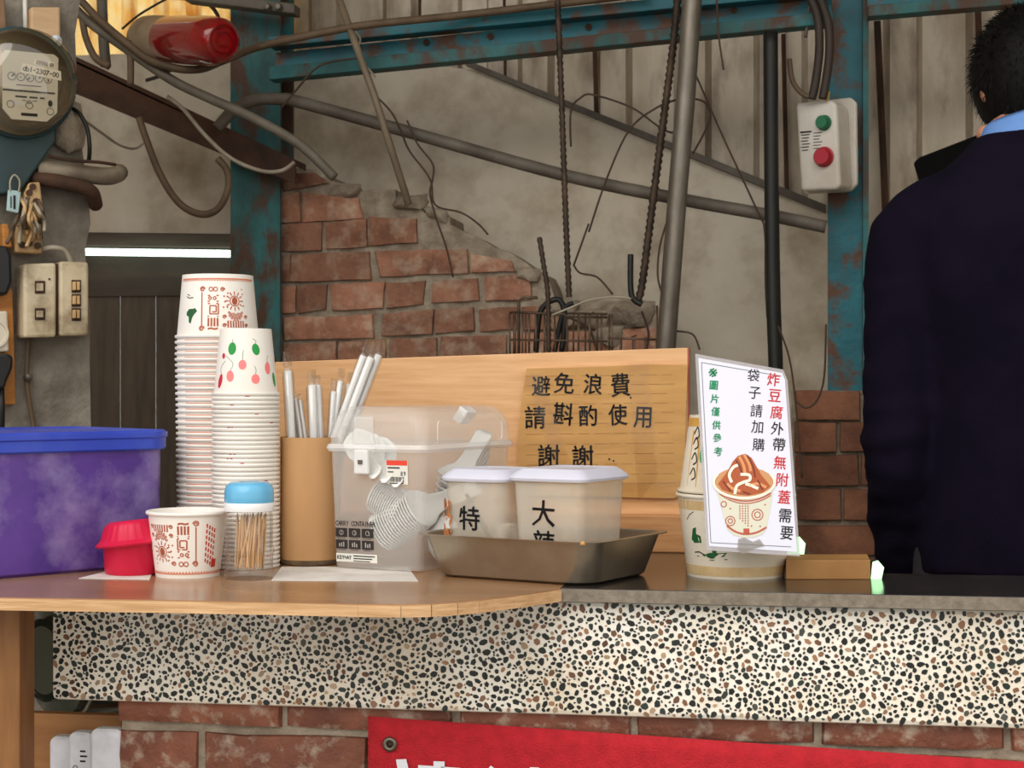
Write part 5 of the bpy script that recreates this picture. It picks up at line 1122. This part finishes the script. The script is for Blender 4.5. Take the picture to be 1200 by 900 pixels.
for pts in (((822, 425), (833, 636)), ((833, 636), (927, 641)), ((822, 425), (916, 441))): p.stroke(list(pts), .9)
put(p, SPX(.0005), 'border_line', mat('sign_grey', L8(120, 130, 130), rough=.5), t)
M_sred = mat('sign_red', L8(216, 48, 52), rough=.5); M_sblk = mat('sign_black', L8(28, 26, 30), rough=.5); M_sgrn = mat('sign_green', L8(18, 140, 92), rough=.5)
col1 = [('炸', 906.5, 445, 'r'), ('豆', 908, 464, 'r'), ('腐', 910, 484, 'r'), ('外', 911, 503, 'k'), ('帶', 913, 522, 'k'), ('無', 914, 543, 'r'), ('附', 917, 563, 'r'), ('蓋', 919, 583, 'r'), ('需', 920, 605, 'k'), ('要', 922, 625, 'k')]
col2 = [('袋', 883, 440, 'k'), ('子', 884.5, 461, 'k'), ('請', 886.5, 482, 'k'), ('加', 887.5, 501, 'k'), ('購', 889, 522, 'k')]
col3 = [('※', 835.5, 437, 'g'), ('圖', 836.5, 452, 'g'), ('片', 837.5, 468, 'g'), ('僅', 838.5, 483, 'g'), ('供', 839.5, 499, 'g'), ('參', 840.5, 514, 'g'), ('考', 841.5, 530, 'g')]
for cl, s_, off in ((col1, 15.5, .014), (col2, 15, .006), (col3, 10.5, .02)):
    for ch_, x, y, cc_ in cl:
        p = Print(); [p.glyph(ch_, off*18*j, off*12*j, s_, -.08, 0, .92) for j in (-1, 1)]; x_, y_ = x, y
        put(p, lambda a, b_: SPX(.0006)(x_+a, y_-b_), 'lettering', {'r': M_sred, 'k': M_sblk, 'g': M_sgrn}[cc_], t)
# bowl picture printed on the sign
def lay(m_name, colr, fn, off): p = Print(); fn(p); put(p, SPX(off), m_name, mat('pic_'+m_name, colr, rough=.4), t)
X = lambda x, y: (830+x/6.92, 520+y/6.92)
lay('bowl_inside', L8(206, 150, 100), lambda p: p.poly([X(290+245*math.cos(a), 320+125*math.sin(a)) for a in [2*math.pi*k/28+.02 for k in range(28)]]), .0006)
lay('bowl_body', L8(218, 216, 196), lambda p: p.poly([X(x, y) for x, y in ((50, 340), (100, 395), (200, 440), (300, 452), (420, 430), (500, 385), (532, 335), (505, 520), (468, 700), (440, 735), (370, 762), (290, 765), (210, 745), (160, 705), (140, 650), (100, 500))]), .0008)
lay('noodles', L8(176, 84, 40), lambda p: (p.poly([X(x, y) for x, y in ((80, 330), (150, 240), (200, 150), (240, 105), (300, 88), (350, 120), (390, 190), (430, 260), (505, 350), (440, 400), (320, 425), (200, 410), (110, 375))])), .0010)
lay('noodle_light', L8(222, 150, 96), lambda p: [p.stroke([X(*a) for a in pts], 3.2, True) for pts in (((250, 110), (285, 180), (300, 260)), ((290, 95), (330, 170), (345, 230)), ((150, 330), (200, 370), (260, 390)), ((330, 350), (400, 330), (470, 360)))], .0012)
lay('noodle_dark', L8(112, 48, 24), lambda p: [p.stroke([X(*a) for a in pts], 1.8, True) for pts in (((225, 140), (262, 210), (270, 270)), ((315, 100), (362, 190), (380, 280)), ((120, 310), (180, 390)), ((280, 395), (340, 415)), ((400, 300), (440, 380)))], .0013)
lay('cabbage', L8(244, 238, 218), lambda p: [p.stroke([X(*a) for a in pts], 3.4, True) for pts in (((215, 415), (230, 350), (280, 320), (335, 300), (330, 260), (260, 255)), ((190, 320), (170, 260), (200, 200), (240, 180)), ((330, 335), (370, 355), (405, 370)), ((300, 330), (350, 345)))], .0014)
lay('bowl_rim', L8(240, 236, 220), lambda p: p.stroke([X(290+247*math.cos(R_(a)), 318+128*math.sin(R_(a))) for a in range(-30, 216, 8)], 3.0), .0015)
lay('bowl_trim', L8(186, 84, 60), lambda p: (p.stroke([X(*a) for a in ((82, 395), (180, 448), (300, 470), (420, 450), (510, 405))], 1.6, True), p.stroke([X(*a) for a in ((88, 412), (184, 466), (300, 490), (420, 468), (508, 424))], 1.1, True), p.stroke([X(*a) for a in ((150, 668), (220, 715), (300, 735), (390, 722), (472, 680))], 2.0, True), [p.ring(*X(x, y), r, 1.0, 14) for x, y, r in ((398, 580, 6.5), (398, 580, 3.4), (178, 630, 5.5), (178, 630, 2.6), (125, 495, 3.2))], [p.stroke([X(255+22*k, 505+14*j*1.4), X(257+22*k, 516+14*j*1.4)], 1.3) for k in range(4) for j in range(6+k)], p.poly([X(285, 690), X(332, 690), X(332, 732), X(285, 732)]), [p.disc(*X(x, y), .9) for x, y in ((178, 530), (350, 670), (420, 672), (460, 500))]), .0012)
p = Print(); p.poly([(865, 632), (872, 630), (882, 635), (890, 632), (896, 640), (880, 644), (870, 650), (864, 643)]); put(p, SPX(.0016), 'tape_scrap', mat('grey_tape', L8(150, 142, 132), rough=.3, clear=.4), t)
# ---- cardboard strip and glowing pieces added for green-white light glimpsed beside it
a, c_ = HZ(921, 679, ZK), HZ(1020, 679, ZK)
t = thing('cardboard_carton', 'flat brown cardboard carton lying right of the laminated sign', 'carton', (a+c_)/2+Vector((0, .04, 0)))
build(MB().prism([a, c_, c_+Vector((0, .07, 0)), a+Vector((0, .07, 0))], (0, 0, .0225)), 'carton_body', mat('carton_brown', L8(176, 130, 74), L8(150, 106, 56), 9, .6), t, world=True, bevel=.001)
d1 = c_+Vector((-.012, -.0006, 0)); build(MB().prism([d1, d1+Vector((.009, 0, 0)), d1+Vector((.009, 0, .0226)), d1+Vector((0, 0, .0226))], (0, .0005, 0)), 'tape', M_tape, t, world=True)
M_glow = mat('glow_green_white', (.52, 1, .52), emit=1.05)
for (x0, x1, y0, y1, d_, lab) in ((922, 944, 629, 659, 2.125, 'small greenish white glow behind the right edge of laminated sign'), (1021, 1036, 657, 679, 1.995, 'small greenish white glow at the right end of the carton')):
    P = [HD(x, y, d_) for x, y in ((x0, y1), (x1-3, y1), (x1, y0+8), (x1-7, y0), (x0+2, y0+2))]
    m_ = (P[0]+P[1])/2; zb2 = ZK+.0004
    t = thing('glow_piece', lab, 'lamp', Vector((m_.x, m_.y, zb2)), group='small added glows')
    build(MB().prism(P, FW*.003), 'lit_face', M_glow, t, world=True)
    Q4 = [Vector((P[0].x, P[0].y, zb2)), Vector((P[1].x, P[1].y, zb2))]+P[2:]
    build(MB().prism([p_+FW*.0031 for p_ in Q4], FW*.012), 'glow_backing', M_black, t, world=True)  # made-up backing that stands the glowing face on the worktop
# ================================================================== the stall keeper, seen from behind
def evalmesh(mb, mods):
    me = bpy.data.meshes.new('tmp'); me.from_pydata([tuple(p) for p in mb.v], [], mb.f)
    bm = bmesh.new(); bm.from_mesh(me); bmesh.ops.recalc_face_normals(bm, faces=bm.faces[:]); bm.to_mesh(me); bm.free()
    o = bpy.data.objects.new('tmp', me); COL.objects.link(o)
    for ty, kw in mods:
        m = o.modifiers.new(ty, ty)
        for k_, v_ in kw.items(): setattr(m, k_, v_)
    dg = bpy.context.evaluated_depsgraph_get(); r = bpy.data.meshes.new_from_object(o.evaluated_get(dg))
    bpy.data.objects.remove(o); bpy.data.meshes.remove(me); return r
def addmesh(me, name, m, parent, label=None, kind=None):
    me.name = name; me.materials.clear(); me.materials.append(m); me.shade_smooth(); o = bpy.data.objects.new(name, me); COL.objects.link(o); o.parent = parent; return tag(o, label, kind=kind)
def ell(z, hw, hd, cx=0, cy=0, n=24, e=2.3):
    out = []
    for k in range(n):
        a = 2*math.pi*k/n; c_, s_ = math.cos(a), math.sin(a)
        out.append(Vector((cx+hw*math.copysign(abs(c_)**(2/e), c_), cy+hd*math.copysign(abs(s_)**(2/e), s_), z)))
    return out
def limb(mb, pts, n=14): mb.tube(spline([p[:3] for p in pts], 4), [pts[min(i//4, len(pts)-1)][3]*(1-(i % 4)/4)+pts[min(i//4+1, len(pts)-1)][3]*(i % 4)/4 for i in range((len(pts)-1)*4+1)], n)
def ball(mb, c_, rx, ry, rz, M=None, n=20):
    prof = [(math.sin(math.pi*k/12), -math.cos(math.pi*k/12)) for k in range(13)]
    prof[0] = (0, -1); prof[-1] = (0, 1)
    T = Matrix.Translation(Vector(c_)) @ (M or Matrix()) @ Matrix.Diagonal((rx, ry, rz, 1)); mb.lathe([(max(r, 1e-7), z) for r, z in prof], n, T)
DP = 2.80; pc = CF((1203-600)/FPX*DP, DP, 0)
person = thing('person', 'person in a dark navy jacket with blue collar, seen from behind', 'person', pc, YAW-R_(6))
HC = Vector((.012, .045, 1.612)); HM = Matrix.Translation(HC) @ Matrix.Rotation(R_(12), 4, 'Z') @ Matrix.Rotation(R_(-22), 4, 'X')   # bowed head
HR = Matrix.Rotation(R_(12), 4, 'Z') @ Matrix.Rotation(R_(-22), 4, 'X')
bd = MB()
ball(bd, HC, .076, .094, .112, HR); hp = lambda x, y, z: HM @ Vector((x, y, z))
ball(bd, hp(0, .035, -.070), .052, .058, .050, HR)                                        # jaw
ball(bd, hp(0, .099, -.022), .012, .018, .022, HR)                                        # nose
ball(bd, hp(0, .094, -.064), .024, .010, .010, HR); ball(bd, hp(0, .080, -.100), .020, .018, .016, HR)      # mouth, chin
for sx in (-1, 1): ball(bd, hp(sx*.030, .083, .018), .020, .014, .008, HR); ball(bd, hp(sx*.079, -.002, -.018), .009, .020, .032, HR)   # brows, ears
ball(bd, (-.064, .020, 1.522), .014, .018, .016)                                          # jaw corner showing below the hair
limb(bd, [(0, -.005, 1.44, .062), (0, .005, 1.50, .056), (.004, .02, 1.56, .055), (.008, .035, 1.60, .056)])
bd.loft([ell(.86, .165, .115), ell(.95, .160, .11), ell(1.08, .150, .105), ell(1.22, .170, .115), ell(1.34, .180, .11), ell(1.41, .14, .09), ell(1.46, .07, .065)])
arms = {}
for sx in (-1, 1):
    sh, el_, wr = Vector((sx*.185, 0, 1.365)), Vector((sx*.215, -.01, 1.02)), Vector((sx*.175, .105, .80))
    limb(bd, [(sx*.12, 0, 1.38, .055), (*sh, .052), (*sh.lerp(el_, .5), .045), (*el_, .038), (*el_.lerp(wr, .35), .038), (*wr, .026)])
    d_ = (wr-el_).normalized(); side = Vector((0, 1, 0)).cross(d_).normalized(); up_ = side.cross(d_).normalized()
    palm = wr+d_*.05; limb(bd, [(*wr, .026), (*(wr+d_*.03), .030), (*palm, .033), (*(palm+d_*.03), .028)])
    limb(bd, [(*(wr+d_*.03+side*.020), .022), (*(palm+d_*.03+side*.024), .018)], 10); limb(bd, [(*(wr+d_*.03-side*.020), .022), (*(palm+d_*.03-side*.024), .018)], 10)
    for f_, (o_, ln) in enumerate(((-.033, .058), (-.011, .072), (.011, .078), (.033, .068))):
        b0 = palm+d_*.025+side*o_; b1 = b0+d_*ln*.5; b2 = b1+(d_*.7-up_*.6).normalized()*ln*.32; b3 = b2+(d_*.2-up_).normalized()*ln*.25
        limb(bd, [(*b0, .0095), (*b1, .009), (*b2, .0085), (*b3, .0075)], 8)
    th0 = wr+d_*.03-side*.028; th1 = th0-side*.028+d_*.025-up_*.01; th2 = th1+d_*.028-up_*.012; limb(bd, [(*th0, .013), (*th1, .0105), (*th2, .009)], 8)
for sx in (-1, 1):
    limb(bd, [(sx*.085, 0, .90, .085), (sx*.09, .005, .80, .082), (sx*.095, .01, .50, .055), (sx*.097, 0, .36, .055), (sx*.1, -.01, .09, .036)])
    limb(bd, [(sx*.1, -.02, .05, .034), (sx*.102, .06, .04, .034), (sx*.108, .15, .026, .024)], 12)
M_skin = mat('skin', L8(206, 150, 118), L8(190, 132, 102), 10, .5)
addmesh(evalmesh(bd, [('REMESH', dict(mode='VOXEL', voxel_size=.0055)), ('SMOOTH', dict(factor=.5, iterations=5))]), 'body', M_skin, person)
for sx in (-1, 1):
    e = MB(); ball(e, hp(sx*.030, .084, .002), .011, .010, .009, HR, 12); build(e, 'eye', mat('eye_white', L8(235, 230, 225), rough=.2), person, smooth=True)
# jacket
jk = MB()
jk.loft([ell(.80, .178, .145, 0, .0), ell(.86, .174, .148), ell(1.0, .168, .145), ell(1.15, .172, .148, 0, -.005), ell(1.27, .190, .148, 0, -.01), ell(1.36, .212, .138, 0, -.01), ell(1.41, .190, .120, 0, -.008), ell(1.45, .152, .102, 0, -.005), ell(1.485, .112, .088), ell(1.515, .080, .078, 0, .004)])
for sx in (-1, 1):
    sh, el_, wr = Vector((sx*.182, 0, 1.335)), Vector((sx*.216, -.03, 1.01)), Vector((sx*.182, .09, .785))
    m1 = sh.lerp(el_, .5); m2 = el_.lerp(wr, .5)
    limb(jk, [(sx*.10, -.005, 1.385, .085), (*sh, .082), (*(m1+Vector((sx*.006, 0, 0))), .064), (*el_, .058), (*m2, .056), (*(m2.lerp(wr, .6)), .054), (*wr, .046)], 18)
jm = evalmesh(jk, [('REMESH', dict(mode='VOXEL', voxel_size=.009)), ('SMOOTH', dict(factor=.5, iterations=8))])
for v_ in jm.vertices:                                        # cloth folds
    p_ = v_.co; n_ = v_.normal; arm_ = max(0, min(1, (abs(p_.x)-.15)/.06)) if p_.z < 1.30 else 0
    w1 = noise.noise(Vector((p_.x*5, p_.y*5, p_.z*4)))*.010 + noise.noise(Vector((p_.x*11+3, p_.y*9, p_.z*3.5-p_.x*7)))*.006
    q_ = noise.noise(Vector((p_.x*8, p_.y*14+p_.z*10, p_.z*30)))*.007*arm_*(1.6 if p_.z < 1.1 else .7)
    w2 = -abs(noise.noise(Vector((p_.x*9-p_.z*5, p_.y*4, p_.z*4+p_.x*6))))*.010
    v_.co = p_+n_*(w1+q_+w2)
jm.update()
M_navy = mat('navy_cloth', L8(22, 17, 32), L8(17, 13, 27), 8, .95, bump=.15, bscale=300, spec=.08)
addmesh(jm, 'jacket', M_navy, person)
cl = MB(); rg = []
for k, (zz, r1, r2, oy) in enumerate(((1.49, .074, .074, .006), (1.515, .070, .070, .010), (1.545, .066, .066, .016), (1.555, .067, .067, .018), (1.548, .074, .073, .016), (1.50, .090, .086, .006))):
    rg.append([Vector((p_.x, p_.y, p_.z-max(0, p_.y-.0)*.35+p_.x*.28)) for p_ in ell(zz, r1, r2, .004, oy, 32, 2)])
cl.loft(rg, caps=False); build(cl, 'shirt_collar', mat('blue_shirt', L8(112, 156, 222), L8(98, 140, 208), 20, .7), person, smooth=True)
tr_ = MB(); tr_.loft([ell(.79, .165, .125), ell(.90, .172, .125), ell(.98, .165, .118)])
for sx in (-1, 1): limb(tr_, [(sx*.085, 0, .86, .098), (sx*.09, .005, .75, .095), (sx*.095, .01, .48, .078), (sx*.098, 0, .25, .068), (sx*.1, -.008, .06, .064)], 16)
addmesh(evalmesh(tr_, [('REMESH', dict(mode='VOXEL', voxel_size=.012)), ('SMOOTH', dict(factor=.5, iterations=6))]), 'trousers', mat('dark_trousers', L8(40, 40, 44), rough=.9), person)
for sx in (-1, 1):
    sh_ = MB(); sh_.loft([[Vector((sx*.104+p_.x, p_.y+.05, z)) for p_ in rrect(w_, l_, .035, 4)] for z, w_, l_ in ((0, .09, .27), (.025, .095, .28), (.05, .088, .25), (.075, .08, .17))]); build(sh_, 'shoe', M_black, person, smooth=50)
# hair: a cap following the skull plus short strands
hm = MB(); nseg, nr = 40, 22; keep = {}
def hair_pt(u, v_, s_=1.0):
    a = 2*math.pi*u; b_ = math.pi*v_; x, y, z = math.sin(b_)*math.cos(a), math.sin(b_)*math.sin(a), math.cos(b_)
    return Vector((x, y, z)), HM @ Vector((x*.092*s_, y*.108*s_-.006, z*.122*s_+.006))
def hair_ok(q): return (q.z > (-.80+.70*max(-.7, q.x)) and q.y < .55) or (q.z > .45 and q.y < .86)
ids = {}
for j in range(nr+1):
    for i in range(nseg):
        q, P_ = hair_pt(i/nseg, j/nr); lump = noise.noise(Vector((q.x*9, q.y*9, q.z*9)))*.004
        ids[i, j] = len(hm.v); hm.v.append(P_+(P_-HC).normalized()*lump); keep[i, j] = hair_ok(q)
for j in range(nr):
    for i in range(nseg):
        f_ = [(i, j), (i, j+1), ((i+1) % nseg, j+1), ((i+1) % nseg, j)]
        if sum(keep[k_] for k_ in f_) >= 3: hm.f.append(tuple(ids[k_] for k_ in f_))
M_hair = mat('black_hair', L8(16, 13, 12), L8(9, 8, 8), 60, .6, spec=.2)
ho = build(hm, 'hair', M_hair, person, smooth=True); md = ho.modifiers.new('s', 'SOLIDIFY'); md.thickness = .014; md.offset = -1
st = MB(); random.seed(31)
for _ in range(5200):
    u, v_ = random.random(), math.acos(random.uniform(-.95, 1))/math.pi; q, P_ = hair_pt(u, v_, 1.0)
    if not hair_ok(q+Vector((random.uniform(-.1, .1),)*3)): continue
    nrm = (P_-HC).normalized(); down = (Vector((0, -.3, -1))-nrm*nrm.dot(Vector((0, -.3, -1)))).normalized(); dr_ = (nrm*random.uniform(.05, .32)+down*random.uniform(.5, 1)+Vector((random.uniform(-.2, .2), random.uniform(-.2, .2), random.uniform(-.15, .15)))).normalized()
    L_ = random.uniform(.010, .022); s_ = dr_.cross(Vector((random.random(), random.random(), random.random()))).normalized()*.0007
    st.add([P_-s_-nrm*.004, P_+s_-nrm*.004, P_+dr_*L_*.6+s_*.7-nrm*.0, P_+dr_*L_, P_+dr_*L_*.6-s_*.7], [(0, 1, 2, 4), (4, 2, 3)])
build(st, 'hair_strands', M_hair, person, kind='stuff')
# black flat panel on a post, beyond the stall keeper's shoulder
YV = 3.42
t = thing('display_screen', 'black flat rounded screen tilted behind the shoulder of the person', 'screen', Vector((HY(1140, 220, YV).x, YV+.02, 0)))
build(MB().prism([HY(x, y, YV) for x, y in ((1071, 190), (1078, 184), (1150, 156), (1230, 122), (1262, 190), (1100, 258), (1092, 256))], (0, .02, 0)), 'screen_panel', mat('matte_black', L8(9, 9, 9), rough=.8, spec=.1), t, world=True, bevel=.004)
px_ = HY(1160, 220, YV).x; build(MB().box((px_, YV+.04, .72), (.03, .03, 1.44)), 'post', M_black, t, world=True)
build(MB().box((px_, YV+.04, .01), (.25, .2, .02)), 'foot', M_black, t, world=True, bevel=.004)
